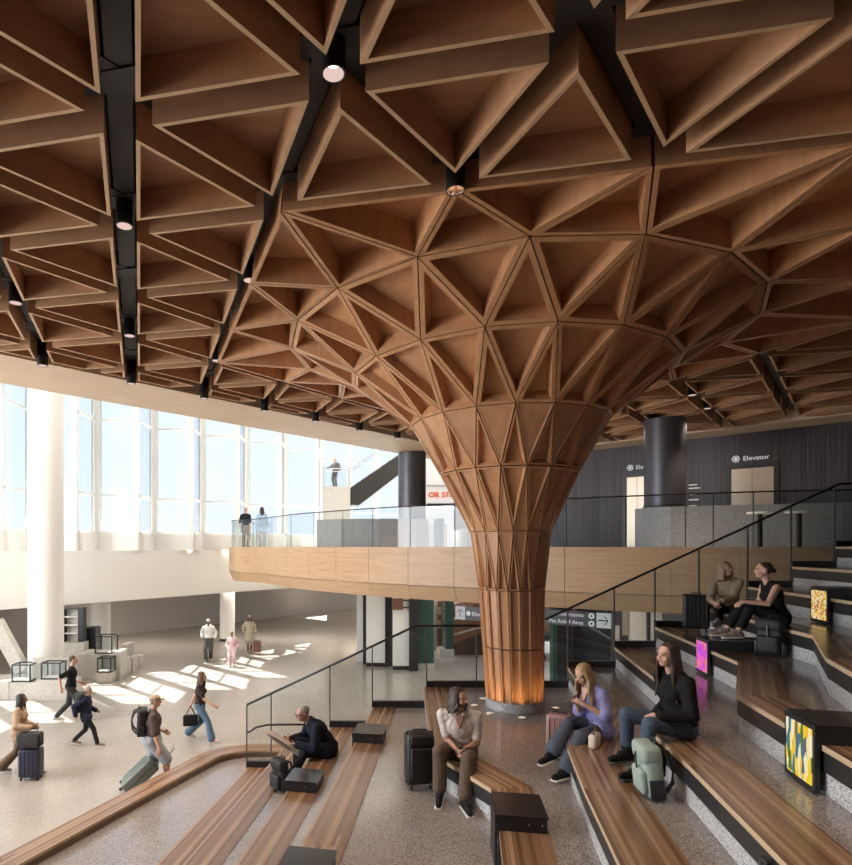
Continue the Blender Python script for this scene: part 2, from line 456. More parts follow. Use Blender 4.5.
# ------------------------------------------------------------------ people
def blob(name, mb, voxel, m, root, smooth=3, label=None):
    me = mb.mesh('tmp', [])
    o = bpy.data.objects.new('tmp', me); COL.objects.link(o)
    md = o.modifiers.new('r', 'REMESH'); md.mode = 'VOXEL'; md.voxel_size = voxel
    if smooth:
        ms = o.modifiers.new('s', 'SMOOTH'); ms.factor = 0.5; ms.iterations = smooth
    dg = bpy.context.evaluated_depsgraph_get()
    me2 = bpy.data.meshes.new_from_object(o.evaluated_get(dg))
    bpy.data.objects.remove(o); bpy.data.meshes.remove(me)
    me2.name = name
    me2.materials.clear()
    for k in mats(m): me2.materials.append(k)
    me2.polygons.foreach_set('use_smooth', [True] * len(me2.polygons))
    ob = link(name, me2, root)
    if label: ob['label'] = label
    return ob

def ik(a, c, l1, l2, pole):
    a = V(a); c = V(c); d = c - a
    L = min(d.length, (l1 + l2) * 0.995); d.normalize(); c = a + d * L
    x = (l1 * l1 - l2 * l2 + L * L) / (2 * L)
    h = math.sqrt(max(l1 * l1 - x * x, 0))
    p = V(pole) - d * V(pole).dot(d); p.normalize()
    return a + d * x + p * h, c

SKIN = {'light': (0.62, 0.36, 0.26), 'tan': (0.50, 0.28, 0.19), 'brown': (0.22, 0.115, 0.07)}
for k, c in SKIN.items(): M['skin_' + k] = plain('skin_' + k, c, 0.5, bscale=15)
FAB = {}
def fab(c):
    if isinstance(c, str): return M[c]
    if c not in FAB: FAB[c] = fabric('cloth_%d' % len(FAB), c)
    return FAB[c]
HAIR = {'black': ((0.012, 0.010, 0.009), (0.035, 0.028, 0.024)), 'dark': ((0.022, 0.012, 0.008), (0.06, 0.035, 0.022)),
        'brown': ((0.06, 0.032, 0.018), (0.14, 0.075, 0.042)), 'blonde': ((0.30, 0.18, 0.085), (0.52, 0.36, 0.2)),
        'ash': ((0.30, 0.21, 0.14), (0.50, 0.39, 0.28)), 'grey': ((0.22, 0.2, 0.18), (0.42, 0.39, 0.36)), 'red': ((0.12, 0.05, 0.02), (0.24, 0.11, 0.05))}
for k, (a, b) in HAIR.items(): M['hair_' + k] = hairmat('hair_' + k, a, b)
M['eye'] = plain('eye', (0.02, 0.014, 0.012), 0.2)
M['eye_white'] = plain('eye_white', (0.42, 0.38, 0.35), 0.3)
M['lips'] = plain('lips', (0.42, 0.14, 0.12), 0.4)
M['sole'] = plain('sole', (0.72, 0.70, 0.66), 0.6)
M['sole_dark'] = plain('sole_dark', (0.05, 0.045, 0.04), 0.6)

def hand(mb, wrist, fwd, palm, s, curl=0.5, side=1, spread=0.0):
    """palm plus four bent fingers of unequal length and a thumb from the palm's side; palm = the way the palm faces"""
    fwd = V(fwd).normalized(); palm = (V(palm) - fwd * V(palm).dot(fwd)).normalized()
    across = fwd.cross(palm).normalized() * side         # towards the thumb
    w = V(wrist)
    for k in range(4):
        o = across * (0.030 - 0.020 * k) * s
        mb.cone(w + fwd * 0.012 * s + o * 0.6, 0.0165 * s, w + fwd * 0.078 * s + o, 0.0135 * s, 8)
    for k, ln in enumerate((0.070, 0.080, 0.074, 0.058)):
        o = across * (0.031 - 0.0205 * k) * s * (1 + spread)
        p = w + fwd * 0.082 * s + o; d = fwd; ang = 0
        for j, fr in enumerate((0.45, 0.32, 0.25)):
            ang += curl * (0.55, 0.75, 0.6)[j]
            d = fwd * math.cos(ang) + palm * math.sin(ang)
            q = p + d * ln * fr * s
            mb.cone(p, (0.0098 - 0.0008 * j) * s, q, (0.0092 - 0.001 * j) * s, 8); p = q
    p = w + fwd * 0.025 * s + across * 0.026 * s + palm * 0.006 * s
    d = (fwd * 0.6 + across * 0.75 + palm * 0.25).normalized()
    q = p + d * 0.042 * s; mb.cone(p, 0.0135 * s, q, 0.0112 * s, 8)
    d = (fwd * 0.9 + across * 0.25 + palm * (0.2 + curl * 0.5)).normalized()
    mb.cone(q, 0.0112 * s, q + d * 0.034 * s, 0.009 * s, 8)

def euler(yaw=0, pitch=0, roll=0):
    # yaw: turn to the left (+), pitch: look down (+)
    return Matrix.Rotation(yaw, 3, 'Z') @ Matrix.Rotation(-pitch, 3, 'X') @ Matrix.Rotation(roll, 3, 'Y')

def person(label, loc, face, H=1.72, skin='light', female=False, pose=None, top=None, bottom=None, shoes=None,
           hair=None, vox=0.011, build=1.0, near=True, group=None):
    """face = plan direction the person faces. Pose points are in world space and turned into the figure's own frame."""
    P = dict(lean=0.0, side=0.0, pelvis=0.53 * H, head_yaw=0.0, head_pitch=0.0, twist=0.0, slump=0.0)
    P.update(pose or {})
    s = H / 1.72; b = build
    rz = math.atan2(-face[0], face[1])
    root = thing('person', label, 'person', loc, rz, group)
    inv = (Matrix.Translation(V(loc)) @ Matrix.Rotation(rz, 4, 'Z')).inverted()
    T = lambda p: inv @ V(p)
    fdir = lambda d: (inv.to_3x3() @ V(d))
    pel = V((0, 0, P['pelvis']))
    RT = Matrix.Rotation(-P['lean'], 3, 'X') @ Matrix.Rotation(P['side'], 3, 'Y')
    RC = Matrix.Rotation(P['twist'], 3, 'Z') @ Matrix.Rotation(-(P['lean'] + P['slump']), 3, 'X') @ Matrix.Rotation(P['side'], 3, 'Y')
    waist = pel + RT @ V((0, 0, 0.115 * s))
    chest = waist + RC @ V((0, 0.0, 0.20 * s))
    shl = waist + RC @ V((0, 0, 0.345 * s))
    neck = shl + RC @ V((0, 0.012, 0.055) ) * s
    RN = Matrix.Rotation(P['twist'], 3, 'Z') @ Matrix.Rotation(-(P['lean'] * 0.7 + P['slump'] + P['head_pitch'] * 0.4), 3, 'X')
    head = neck + RN @ V((0, 0.022, 0.150)) * s
    RH = euler(P['head_yaw'] + P['twist'], P['head_pitch'])
    shw = (0.162 if female else 0.180) * s * (0.6 + 0.4 * b)
    hipw = 0.092 * s
    ul, fl = 0.295 * s, 0.262 * s
    tl, sl = 0.425 * s, 0.425 * s
    jt = {}
    for sd, S in (('L', -1), ('R', 1)):
        jt['sh' + sd] = shl + RC @ V((S * shw, -0.005, -0.030 * s))
        jt['hip' + sd] = pel + V((S * hipw, 0, -0.02 * s))
        wr = P.get('wrist' + sd)
        wr = T(wr) if wr is not None else jt['sh' + sd] + V((S * 0.07, 0.03 + 0.1 * P.get('swing', 0) * S * -1, -0.535)) * s
        jt['el' + sd], jt['wr' + sd] = ik(jt['sh' + sd], wr, ul, fl, P.get('epole' + sd, V((S * 0.35, -1, -0.25))))
        an = P.get('ankle' + sd)
        an = T(an) if an is not None else V((S * 0.09 * s, 0, 0.085 * s))
        jt['kn' + sd], jt['an' + sd] = ik(jt['hip' + sd], an, tl, sl, P.get('kpole' + sd, V((S * 0.12, 1, 0.15))))
        fd = P.get('foot' + sd)
        fd = fdir(fd).normalized() if fd is not None else V((S * 0.12, 1, 0)).normalized()
        jt['toe' + sd] = jt['an' + sd] + fd * 0.155 * s + V((0, 0, -0.05 * s)) * (1 if P.get('foot' + sd) is None else P.get('tdrop' + sd, 1))
        jt['fd' + sd] = fd
    body = MB()
    def torso(mb, g, upto=1.0, low=0.0):
        wx = 1.0 if not female else 0.9
        mb.ball(pel + RT @ V((0, -0.005, 0.02 * s)), ((0.160 * b + g) * s, (0.118 * b + g) * s, (0.115 + g) * s), RT)
        mb.ball(waist, ((0.140 * b * wx + g) * s, (0.100 * b + g) * s, (0.14 + g) * s), RT)
        mb.ball(chest, ((0.160 * b * wx + g) * s, (0.112 * b + g) * s, (0.165 + g * 0.4) * s), RC)
        mb.cone(shl + RC @ V((-shw * 0.8, -0.01, -0.042 * s)), (0.050 + g * 0.8) * s, shl + RC @ V((shw * 0.8, -0.01, -0.042 * s)), (0.050 + g * 0.8) * s)
        mb.cone(shl + RC @ V((-shw * 0.45, -0.008, 0.0)), (0.05 + g) * s, shl + RC @ V((shw * 0.45, -0.008, 0.0)), (0.05 + g) * s)
        for S in (-1, 1):
            mb.cone(shl + RC @ V((S * shw * 0.70, -0.004, -0.06 * s)), (0.058 * b + g) * s, waist + RC @ V((S * 0.072 * b * wx * s, 0, 0.02 * s)), (0.066 * b + g) * s)
            mb.cone(neck + RC @ V((0, -0.012, -0.03)) * s, (0.040 + g * 0.5) * s, shl + RC @ V((S * shw * 0.85, -0.006, -0.015 * s)), (0.043 + g * 0.7) * s)
        if female:
            for S in (-1, 1): mb.ball(chest + RC @ V((S * 0.064, 0.070, 0.0)) * s, (0.052 + g * 0.8) * s)
    torso(body, 0)
    body.cone(neck + V((0, -0.01, -0.03)) * s, 0.058 * s * (0.85 if female else 1), head + RH @ V((0, -0.018, -0.06)) * s, 0.05 * s * (0.88 if female else 1))
    for sd, S in (('L', -1), ('R', 1)):
        body.cone(jt['sh' + sd], 0.052 * s * b, jt['el' + sd], 0.038 * s * b)
        body.cone(jt['el' + sd], 0.039 * s * b, jt['wr' + sd], 0.026 * s)
        body.cone(jt['hip' + sd], 0.088 * s * b, jt['kn' + sd], 0.056 * s * b)
        body.cone(jt['kn' + sd], 0.055 * s * b, jt['an' + sd], 0.036 * s)
        mid = jt['kn' + sd].lerp(jt['an' + sd], 0.32)
        body.ball(mid, 0.056 * s * b)
        body.cone(jt['an' + sd] - jt['fd' + sd] * 0.03 * s + V((0, 0, -0.035 * s)), 0.036 * s, jt['toe' + sd], 0.028 * s)
        fwd = P.get('hfwd' + sd); fwd = fdir(fwd) if fwd is not None else (jt['wr' + sd] - jt['el' + sd])
        pal = P.get('palm' + sd); pal = fdir(pal) if pal is not None else V((-S, 0.2, 0))
        cr = fwd.normalized().cross(pal).normalized()
        # thumb: forwards/up for a hanging hand
        want = P.get('thumb' + sd); want = fdir(want) if want is not None else V((-S * 0.3, 1, 0.3))
        hand(body, jt['wr' + sd], fwd, pal, s * (0.92 if female else 1.0), P.get('curl' + sd, 0.5), 1 if cr.dot(want) > 0 else -1)
    def hp(x, y, z): return head + RH @ (V((x, y, z)) * s)
    body.ball(hp(0, -0.012, 0.028), (0.074 * s, 0.093 * s, 0.084 * s), RH)
    body.ball(hp(0, 0.020, -0.030), (0.058 * s, 0.066 * s, 0.078 * s), RH)
    body.ball(hp(0, 0.052, -0.083), (0.026 * s, 0.024 * s, 0.020 * s), RH)
    body.cone(hp(0, 0.080, 0.012), 0.009 * s, hp(0, 0.100, -0.020), 0.0125 * s, 8)
    body.cone(hp(-0.012, 0.088, -0.024), 0.009 * s, hp(0.012, 0.088, -0.024), 0.009 * s, 8)
    body.cone(hp(-0.035, 0.068, 0.026), 0.012 * s, hp(0.035, 0.068, 0.026), 0.012 * s, 8)
    for S in (-1, 1):
        body.ball(hp(S * 0.073, -0.012, -0.006), (0.010 * s, 0.020 * s, 0.031 * s), RH)
        body.ball(hp(S * 0.036, 0.062, -0.028), (0.022 * s, 0.018 * s, 0.022 * s), RH)
    body.cone(hp(-0.020, 0.076, -0.052), 0.007 * s, hp(0.020, 0.076, -0.052), 0.007 * s, 8)
    blob('body', body, min(vox, 0.0085) if near else vox, 'skin_' + skin, root, 2)
    if near:
        for S in (-1, 1):
            e = MB().ball(hp(S * 0.031, 0.073, 0.006), (0.0125 * s, 0.0115 * s, 0.0085 * s), RH, nu=10, nv=7)
            eo = part('eye', e, 'eye_white', root)
            part('iris', MB().ball(hp(S * 0.031, 0.0815, 0.006), (0.0072 * s, 0.0055 * s, 0.0072 * s), RH, 8, 6), 'eye', eo)
            part('eyebrow', MB().cone(hp(S * 0.018, 0.083, 0.026), 0.0045 * s, hp(S * 0.048, 0.070, 0.027), 0.0035 * s, 6), 'hair_' + (hair or {}).get('brow', 'dark'), root)
        part('lips', MB().ball(hp(0, 0.083, -0.052), (0.022 * s, 0.008 * s, 0.0075 * s), RH, 12, 7), 'lips', root)
    # ---- clothes
    if top:
        g = top.get('g', 0.016); tb = MB(); torso(tb, g)
        sleeve = top.get('sleeve', 1.0)
        for sd in 'LR':
            a, e, w = jt['sh' + sd], jt['el' + sd], jt['wr' + sd]
            if sleeve > 0:
                f = min(sleeve / 0.5, 1.0)
                tb.cone(a, (0.050 * b + g * 0.8) * s, a.lerp(e, f), (0.043 * b + g * top.get('flare', 1.0)) * s)
                if sleeve > 0.5:
                    tb.cone(e, (0.042 * b + g) * s, e.lerp(w, (sleeve - 0.5) / 0.5 * 0.96), (0.031 + g) * s)
        if top.get('hem', 0):           # skirt of a coat or a long shirt
            hl = top['hem']
            for sd in 'LR':
                tb.cone(jt['hip' + sd], (0.10 * b + g) * s, jt['hip' + sd].lerp(jt['kn' + sd], hl), (0.10 * b + g + 0.03) * s)
            tb.cone(pel, (0.13 * b + g) * s, jt['hipL'].lerp(jt['knL'], hl).lerp(jt['hipR'].lerp(jt['knR'], hl), 0.5), (0.12 * b + g) * s)
        if top.get('hood'):
            tb.cone(neck + RC @ V((-0.06, -0.07, 0.0)) * s, 0.05 * s, neck + RC @ V((0.06, -0.07, 0.0)) * s, 0.05 * s)
        blob(top.get('name', 'shirt'), tb, vox, fab(top['c']), root, 3, top.get('label'))
        if top.get('collar'):
            pts = [neck + RC @ (V((0.072 * math.sin(t), 0.066 * math.cos(t) + 0.0, 0.005 - 0.045 * max(0, math.cos(t)) ** 3)) * s) for t in [i * PI / 8 + PI for i in range(-7, 8)]]
            part('collar', MB().tube(pts, 0.016 * s, 8), [fab(top.get('collar_c', top['c']))], root)
        if top.get('vneck'):
            v0 = chest + RC @ V((0, 0.118 * b + g, 0.045)) * s
            mb = MB()
            l = neck + RC @ V((-0.052, 0.052, -0.015)) * s; r_ = neck + RC @ V((0.052, 0.052, -0.015)) * s
            mb.cone(l, 0.010, v0, 0.010); mb.cone(r_, 0.010, v0, 0.010)
            for t in (0.05, 0.15, 0.25, 0.35, 0.45, 0.55, 0.65, 0.75, 0.85, 0.93): mb.cone(l.lerp(v0, t) + RC @ V((0, 0.002, 0)), 0.012, r_.lerp(v0, t) + RC @ V((0, 0.002, 0)), 0.012)
            blob('neckline_skin', mb, 0.007, 'skin_' + skin, root, 2)
    if bottom:
        g = bottom.get('g', 0.012); bb = MB()
        bb.ball(pel + RT @ V((0, -0.005, 0.0)), ((0.163 * b + g) * s, (0.124 * b + g) * s, (0.12 + g) * s), RT)
        ln = bottom.get('len', 0.97)
        for sd in 'LR':
            h, k, a = jt['hip' + sd], jt['kn' + sd], jt['an' + sd]
            bb.cone(h, (0.092 * b + g) * s, k if ln > 0.5 else h.lerp(k, ln / 0.5), (0.060 * b + g + (0 if ln > 0.5 else 0.02)) * s)
            if ln > 0.5:
                bb.cone(k, (0.058 * b + g) * s, k.lerp(a, (ln - 0.5) / 0.5), (0.040 + g + bottom.get('flare', 0.012)) * s)
        blob(bottom.get('name', 'trousers'), bb, vox, fab(bottom['c']), root, 3, bottom.get('label'))
    if shoes:
        for sd in 'LR':
            a, t, fd = jt['an' + sd], jt['toe' + sd], jt['fd' + sd]
            up = P.get('up' + sd, V((0, 0, 1)))
            sb = MB()
            heel = a - fd * 0.038 * s + V((0, 0, -0.042 * s))
            sb.cone(heel, 0.040 * s, t, 0.036 * s)
            sb.cone(heel + V((0, 0, -0.012 * s)), 0.036 * s, t + fd * 0.03 * s, 0.030 * s)
            sb.cone(a + V((0, 0, -0.005)), 0.046 * s, a.lerp(t, 0.45), 0.040 * s)
            if shoes.get('boot'): sb.cone(a, 0.05 * s, a + (jt['kn' + sd] - a).normalized() * 0.11 * s, 0.056 * s)
            so = blob('boot' if shoes.get('boot') else 'shoe', sb, min(vox, 0.010), fab(shoes['c']), root, 2)
            lo = MB()
            d2 = (t - heel); d2.normalize(); sdv = d2.cross(V((0, 0, 1))).normalized(); nn = sdv.cross(d2).normalized()
            c = (heel + t) / 2 + d2 * 0.012 * s - nn * 0.036 * s
            rot = Matrix((sdv, d2, nn)).transposed()
            lo.rbox(c, (0.082 * s, 0.262 * s, 0.022 * s), 0.010 * s, rot)
            part('sole', lo, shoes.get('sole', 'sole'), so)
    # ---- hair
    if hair:
        hm = 'hair_' + hair['c']; st = hair['style']; hb = MB()
        rnd = random.Random(hash(label) % 1000 if False else len(label))
        cap = [(0, -0.031, 0.050, 0.080, 0.096, 0.078), (0, -0.050, 0.005, 0.075, 0.066, 0.080)]
        if st in ('short', 'bun', 'cap', 'beanie', 'crop'):
            cap = [(0, -0.030, 0.050, 0.078, 0.093, 0.074), (0, -0.050, 0.012, 0.071, 0.058, 0.062)]
        for x, y, z, a, b2, c in cap: hb.ball(hp(x, y, z), (a * s, b2 * s, c * s), RH)
        if st in ('long', 'bob', 'shoulder', 'wavy', 'messy'):
            Ln = {'long': 0.40, 'bob': 0.17, 'shoulder': 0.24, 'wavy': 0.34, 'messy': 0.15}[st]
            nst = 34 if near else 18
            for i in range(nst):
                t = -PI * 0.70 + 2 * PI * 0.70 * i / (nst - 1)      # around the back, open at the face
                ax, ay = math.sin(t), -math.cos(t)
                p = hp(0.070 * ax, -0.020 + 0.080 * ay, 0.055 - 0.02 * rnd.random())
                q = hp(0.084 * ax, -0.020 + 0.088 * ay, -0.03)
                ll = Ln * (0.85 + 0.25 * rnd.random())
                down = V((0, 0, -1)) * s
                if st in ('bob', 'messy', 'shoulder'): outw = RH @ V((0.018 * ax, 0.012 * ay - 0.005, 0))
                else: outw = RH @ V((0.045 * ax, -0.02 + 0.015 * ay, 0))
                hb.cone(hp(0.035 * ax, -0.02 + 0.045 * ay, 0.105), 0.014 * s, p, 0.017 * s, 6)
                hb.cone(p, 0.016 * s, q, 0.018 * s, 6)
                k = 5; prev = q
                for j in range(1, k + 1):
                    f = j / k
                    wv = (0.018 if st in ('wavy', 'messy') else 0.011) * math.sin(j * 1.9 + i * 1.3)
                    nx = q + down * (ll - 0.03) * f + outw * f * s + RH @ V((wv * ay, wv * ax, 0)) * s
                    hb.cone(prev, (0.020 - 0.002 * j) * s, nx, (0.018 - 0.0022 * j) * s, 6); prev = nx
        if st == 'bun':
            hb.ball(hp(0, -0.125, 0.005), 0.036 * s); hb.cone(hp(0, -0.09, 0.02), 0.04 * s, hp(0, -0.12, 0.0), 0.022 * s)
        if st == 'ponytail':
            pv = hp(0, -0.105, 0.02)
            for j in range(1, 7):
                nx = hp(0, -0.105 - 0.03 * math.sin(j * 0.6), 0.02 - 0.05 * j); hb.cone(pv, 0.03 * s, nx, (0.032 - 0.003 * j) * s); pv = nx
        hv = min(vox, 0.009) if near else vox
        if st == 'beanie':
            part('hair', MB().ball(hp(0, -0.04, -0.01), (0.072 * s, 0.06 * s, 0.06 * s), RH), hm, root)
            cb = MB(); cb.ball(hp(0, -0.015, 0.050), (0.086 * s, 0.104 * s, 0.088 * s), RH); cb.cone(hp(-0.05, 0.05, 0.035), 0.03 * s, hp(0.05, 0.05, 0.035), 0.03 * s)
            blob('beanie', cb, hv, fab(hair['hat']), root, 2)
        elif st == 'cap':
            blob('hair', hb, hv, hm, root, 1)
            cb = MB(); cb.ball(hp(0, -0.015, 0.058), (0.084 * s, 0.103 * s, 0.072 * s), RH)
            for k in range(5): cb.cone(hp(-0.05 + 0.025 * k, 0.07, 0.05), 0.012 * s, hp(-0.04 + 0.02 * k, 0.15, 0.04), 0.010 * s, 8)
            blob('cap', cb, hv, fab(hair['hat']), root, 2)
        else:
            blob('hair', hb, hv, hm, root, 1)
        if hair.get('beard'):
            bd = MB()
            for k in range(-4, 5):
                a = k * 0.27
                bd.ball(hp(0.052 * math.sin(a), 0.014 + 0.056 * math.cos(a), -0.078 + 0.03 * abs(math.sin(a))), (0.014 * s, 0.012 * s, 0.022 * s), RH)
            bd.cone(hp(-0.024, 0.086, -0.040), 0.006 * s, hp(0.024, 0.086, -0.040), 0.006 * s)
            blob('beard', bd, hv, 'hair_' + hair['beard'], root, 1)
        if hair.get('glasses'):
            gb = MB()
            for S in (-1, 1):
                gb.tube([hp(S * 0.033 + 0.024 * math.cos(t), 0.094, 0.004 + 0.019 * math.sin(t)) for t in [i * PI / 6 for i in range(12)]], 0.0025 * s, 6, closed=True)
                gb.tube([hp(S * 0.057, 0.092, 0.008), hp(S * 0.078, 0.0, 0.006)], 0.0025 * s, 6)
            gb.tube([hp(-0.010, 0.097, 0.006), hp(0.010, 0.097, 0.006)], 0.0025 * s, 6)
            part('glasses', gb, 'black', root)
    root_info = dict(root=root, jt=jt, head=head, hp=hp, M=inv.inverted(), chest=chest, waist=waist, pel=pel, RC=RC, s=s)
    return root_info

def walk(loc, face, H, stride=0.34, phase=1, lift=0.5, swing=0.2):
    """ankle and wrist points for a step; phase=1: right foot in front"""
    f = V((face[0], face[1], 0)).normalized(); r = V((f.y, -f.x, 0)); L = V(loc); s = H / 1.72
    A, B = ('R', 'L') if phase > 0 else ('L', 'R')
    sg = {'R': 1, 'L': -1}
    p = {}
    p['ankle' + A] = L + f * stride * s + r * sg[A] * 0.075 * s + V((0, 0, 0.095 * s))
    p['ankle' + B] = L - f * stride * 1.05 * s + r * sg[B] * 0.075 * s + V((0, 0, (0.10 + 0.10 * lift) * s))
    p['foot' + A] = f + V((0, 0, 0.02)); p['foot' + B] = f + V((0, 0, -0.30 * lift))
    sh = 0.83 * H
    for sd, k in ((A, -1), (B, 1)):
        p['wrist' + sd] = L + r * sg[sd] * 0.25 * s + f * (k * swing) * s + V((0, 0, sh - 0.50 * s))
    p['pelvis'] = 0.515 * H
    p['lean'] = 0.05
    return p
SUN_E, SUN_AZ, SUN_EL = 48.0, 135.0, 60.0
SKY_S, DOWN_E, UP_E, ATRIUM_FILL_E, HALL_E, SHOP_E, MEZZ_E, EXPO = 2.9, 215.0, 10.0, 400.0, 120.0, 40.0, 50.0, 0.0
SIDE_E = 2200.0
# ------------------------------------------------------------------ the people and their things (built first, while the scene is small)
def _zt(k): return k * R
def seatp(x, y, k): return (x, y, _zt(k))
# -- seated group
man_white = person('person in white short-sleeved shirt and brown trousers, hands clasped, on the middle bench', (1.47, 6.98, _zt(5)), (-0.28, -0.96), 1.80, 'tan',
    pose=dict(pelvis=R + 0.105, lean=0.20, slump=0.16, head_yaw=0.95, head_pitch=-0.02, twist=0.05,
              ankleR=PZ(440, 803, _zt(5)) + V((0, 0.02, 0.10)), ankleL=PZ(465, 811, _zt(5)) + V((0, 0.02, 0.10)), kpoleR=V((0.25, 1, 1.2)), kpoleL=V((-0.15, 1, 1.2)),
              footR=(-0.25, -0.95, 0), footL=(0.10, -0.95, 0),
              wristR=PY(456, 749, 6.62), wristL=PY(467, 748, 6.60), hfwdR=(0.35, -0.45, -0.75), hfwdL=(-0.45, -0.45, -0.7), palmR=(0.8, 0.3, 0.1), palmL=(-0.8, 0.3, 0.1),
              thumbR=(0.2, -0.6, 0.6), thumbL=(-0.2, -0.6, 0.6), curlR=0.65, curlL=0.7, epoleR=V((0.35, -1, -0.5)), epoleL=V((-0.35, -1, -0.5))),
    top=dict(c=(0.70, 0.63, 0.58), sleeve=0.38, g=0.014, flare=0.8, vneck=True, collar=True), bottom=dict(c=(0.125, 0.088, 0.066), g=0.018, flare=0.018, len=0.93),
    shoes=dict(c=(0.016, 0.015, 0.016)), hair=dict(c='dark', style='messy', beard='brown'), vox=0.010, build=1.10)
_q = man_white
part('bracelet', MB().tube([_q['jt']['wrL'] + V((0.034 * math.cos(t), 0.034 * math.sin(t), 0.02)) for t in [i * PI / 6 for i in range(12)]], 0.006, 6, closed=True), 'lips', _q['root'], 'red cord bracelet')

blonde = person('person with long blonde hair, lilac blouse and jeans, looking down at a phone', (2.98, 6.72, _zt(6)), (-0.93, -0.37), 1.66, 'light', True,
    pose=dict(pelvis=R + 0.10, lean=0.10, slump=0.20, head_yaw=0.10, head_pitch=0.45,
              ankleL=PY(566, 770, 6.28), ankleR=PY(552, 753, 6.42), kpoleL=V((-0.1, 1, 1.0)), kpoleR=V((-0.1, 1, 1.1)), footL=(-0.9, -0.45, 0), footR=(-0.85, -0.45, -0.1),
              wristL=PY(583, 704, 6.40), wristR=PY(577, 703, 6.60), hfwdL=(-0.8, 0.25, 0.45), hfwdR=(-0.7, -0.35, 0.5), palmL=(0.1, 0.9, 0.5), palmR=(0.1, -0.9, 0.5),
              thumbL=(-0.2, 0.3, 0.9), thumbR=(-0.2, -0.3, 0.9), curlL=0.8, curlR=0.8, epoleL=V((-0.6, -0.8, -0.5)), epoleR=V((0.6, -0.8, -0.5))),
    top=dict(c=(0.30, 0.30, 0.58), sleeve=0.44, g=0.024, flare=1.9, vneck=True, name='blouse', hem=0.10), bottom=dict(c=(0.085, 0.105, 0.135), name='jeans', flare=0.05, len=0.93),
    shoes=dict(c=(0.015, 0.015, 0.016)), hair=dict(c='blonde', style='wavy', brow='ash'), vox=0.010)
brun = person('person with long dark hair, black sweater, blue jeans and black boots on the bench', (3.22, 5.56, _zt(7)), (-0.97, -0.22), 1.72, 'light', True,
    pose=dict(pelvis=R + 0.105, lean=0.06, slump=0.10, head_yaw=0.08, head_pitch=-0.04,
              ankleL=PY(640, 769, 5.38), ankleR=PY(627, 752, 5.78), kpoleL=V((-0.15, 1, 0.9)), kpoleR=V((0.05, 1, 0.9)), footL=(-0.97, -0.15, 0), footR=(-0.97, -0.25, 0),
              wristL=PY(660, 716, 5.36), wristR=PY(657, 713, 5.60), hfwdL=(-0.85, 0.35, -0.2), hfwdR=(-0.55, -0.6, -0.2), palmL=(0.1, 0.5, -0.8), palmR=(0.1, -0.4, -0.8),
              thumbL=(-0.4, 0.7, 0.3), thumbR=(-0.4, -0.7, 0.3), curlL=0.5, curlR=0.5, epoleL=V((-0.5, -1, -0.2)), epoleR=V((0.5, -1, -0.2))),
    top=dict(c=(0.012, 0.012, 0.013), sleeve=1.0, g=0.022, name='sweater'), bottom=dict(c=(0.075, 0.105, 0.15), name='jeans', flare=0.012, len=0.86),
    shoes=dict(c=(0.014, 0.013, 0.013), boot=True, sole='sole_dark'), hair=dict(c='dark', style='long'), vox=0.010)
reader = person('person in dark navy jacket with grey hair, reading a newspaper on the lower steps', (-0.12, 9.14, _zt(3)), (-0.94, -0.34), 1.76, 'tan',
    pose=dict(pelvis=R + 0.105, lean=0.34, slump=0.30, head_yaw=0.10, head_pitch=0.18,
              ankleL=(-0.66, 8.74, _zt(3) + 0.10), ankleR=(-0.60, 9.22, _zt(3) + 0.10), kpoleL=V((-0.3, 1, 1.0)), kpoleR=V((0.1, 1, 1.0)), footL=(-0.9, -0.4, 0), footR=(-0.95, 0, 0),
              wristL=PY(297, 745, 8.86), wristR=PY(292, 739, 9.18), hfwdL=(-0.95, 0.1, 0.05), hfwdR=(-0.95, 0.0, 0.05), palmL=(0, 0.6, 0.7), palmR=(0, -0.6, 0.7),
              thumbL=(-0.3, 0.2, 0.9), thumbR=(-0.3, -0.2, 0.9), curlL=0.8, curlR=0.8, epoleL=V((-0.6, -0.7, -0.6)), epoleR=V((0.6, -0.7, -0.6))),
    top=dict(c=(0.012, 0.015, 0.026), sleeve=1.0, g=0.032, name='jacket', collar=True, hem=0.12), bottom=dict(c=(0.014, 0.015, 0.022)), shoes=dict(c=(0.015, 0.014, 0.014), sole='sole_dark'),
    hair=dict(c='grey', style='crop', glasses=True, brow='grey'), vox=0.011, build=1.08)
womA = person('person with grey-blonde bob and khaki overshirt, leaning forward beside the dark suitcase', (6.27, 9.46, _zt(9)), (-0.62, -0.78), 1.74, 'light', True,
    pose=dict(pelvis=R + 0.10, lean=0.34, slump=0.08, head_yaw=0.85, head_pitch=-0.15, epoleL=V((-0.5, -0.6, -1.0)), epoleR=V((0.5, -0.6, -1.0)),
              ankleR=(5.46, 8.50, _zt(9) + 0.255), ankleL=(5.62, 8.40, _zt(9) + 0.255), kpoleL=V((-0.1, 1, 1.2)), kpoleR=V((0.1, 1, 1.2)), footR=(-0.8, -0.6, 0), footL=(-0.7, -0.7, 0),
              wristL=PY(720, 602, 9.06), wristR=PY(713, 602, 9.10), hfwdL=(-0.6, -0.3, -0.7), hfwdR=(0.3, -0.6, -0.7), palmL=(-0.8, 0.2, 0.2), palmR=(0.8, 0.2, 0.2), thumbL=(0, -0.6, 0.7), thumbR=(0, -0.6, 0.7), curlL=0.7, curlR=0.7),
    top=dict(c=(0.46, 0.38, 0.28), sleeve=0.9, g=0.022, name='overshirt', collar=True), bottom=dict(c=(0.013, 0.013, 0.015), len=0.90), shoes=dict(c=(0.35, 0.33, 0.32)), hair=dict(c='ash', style='bob', brow='ash'), vox=0.011)
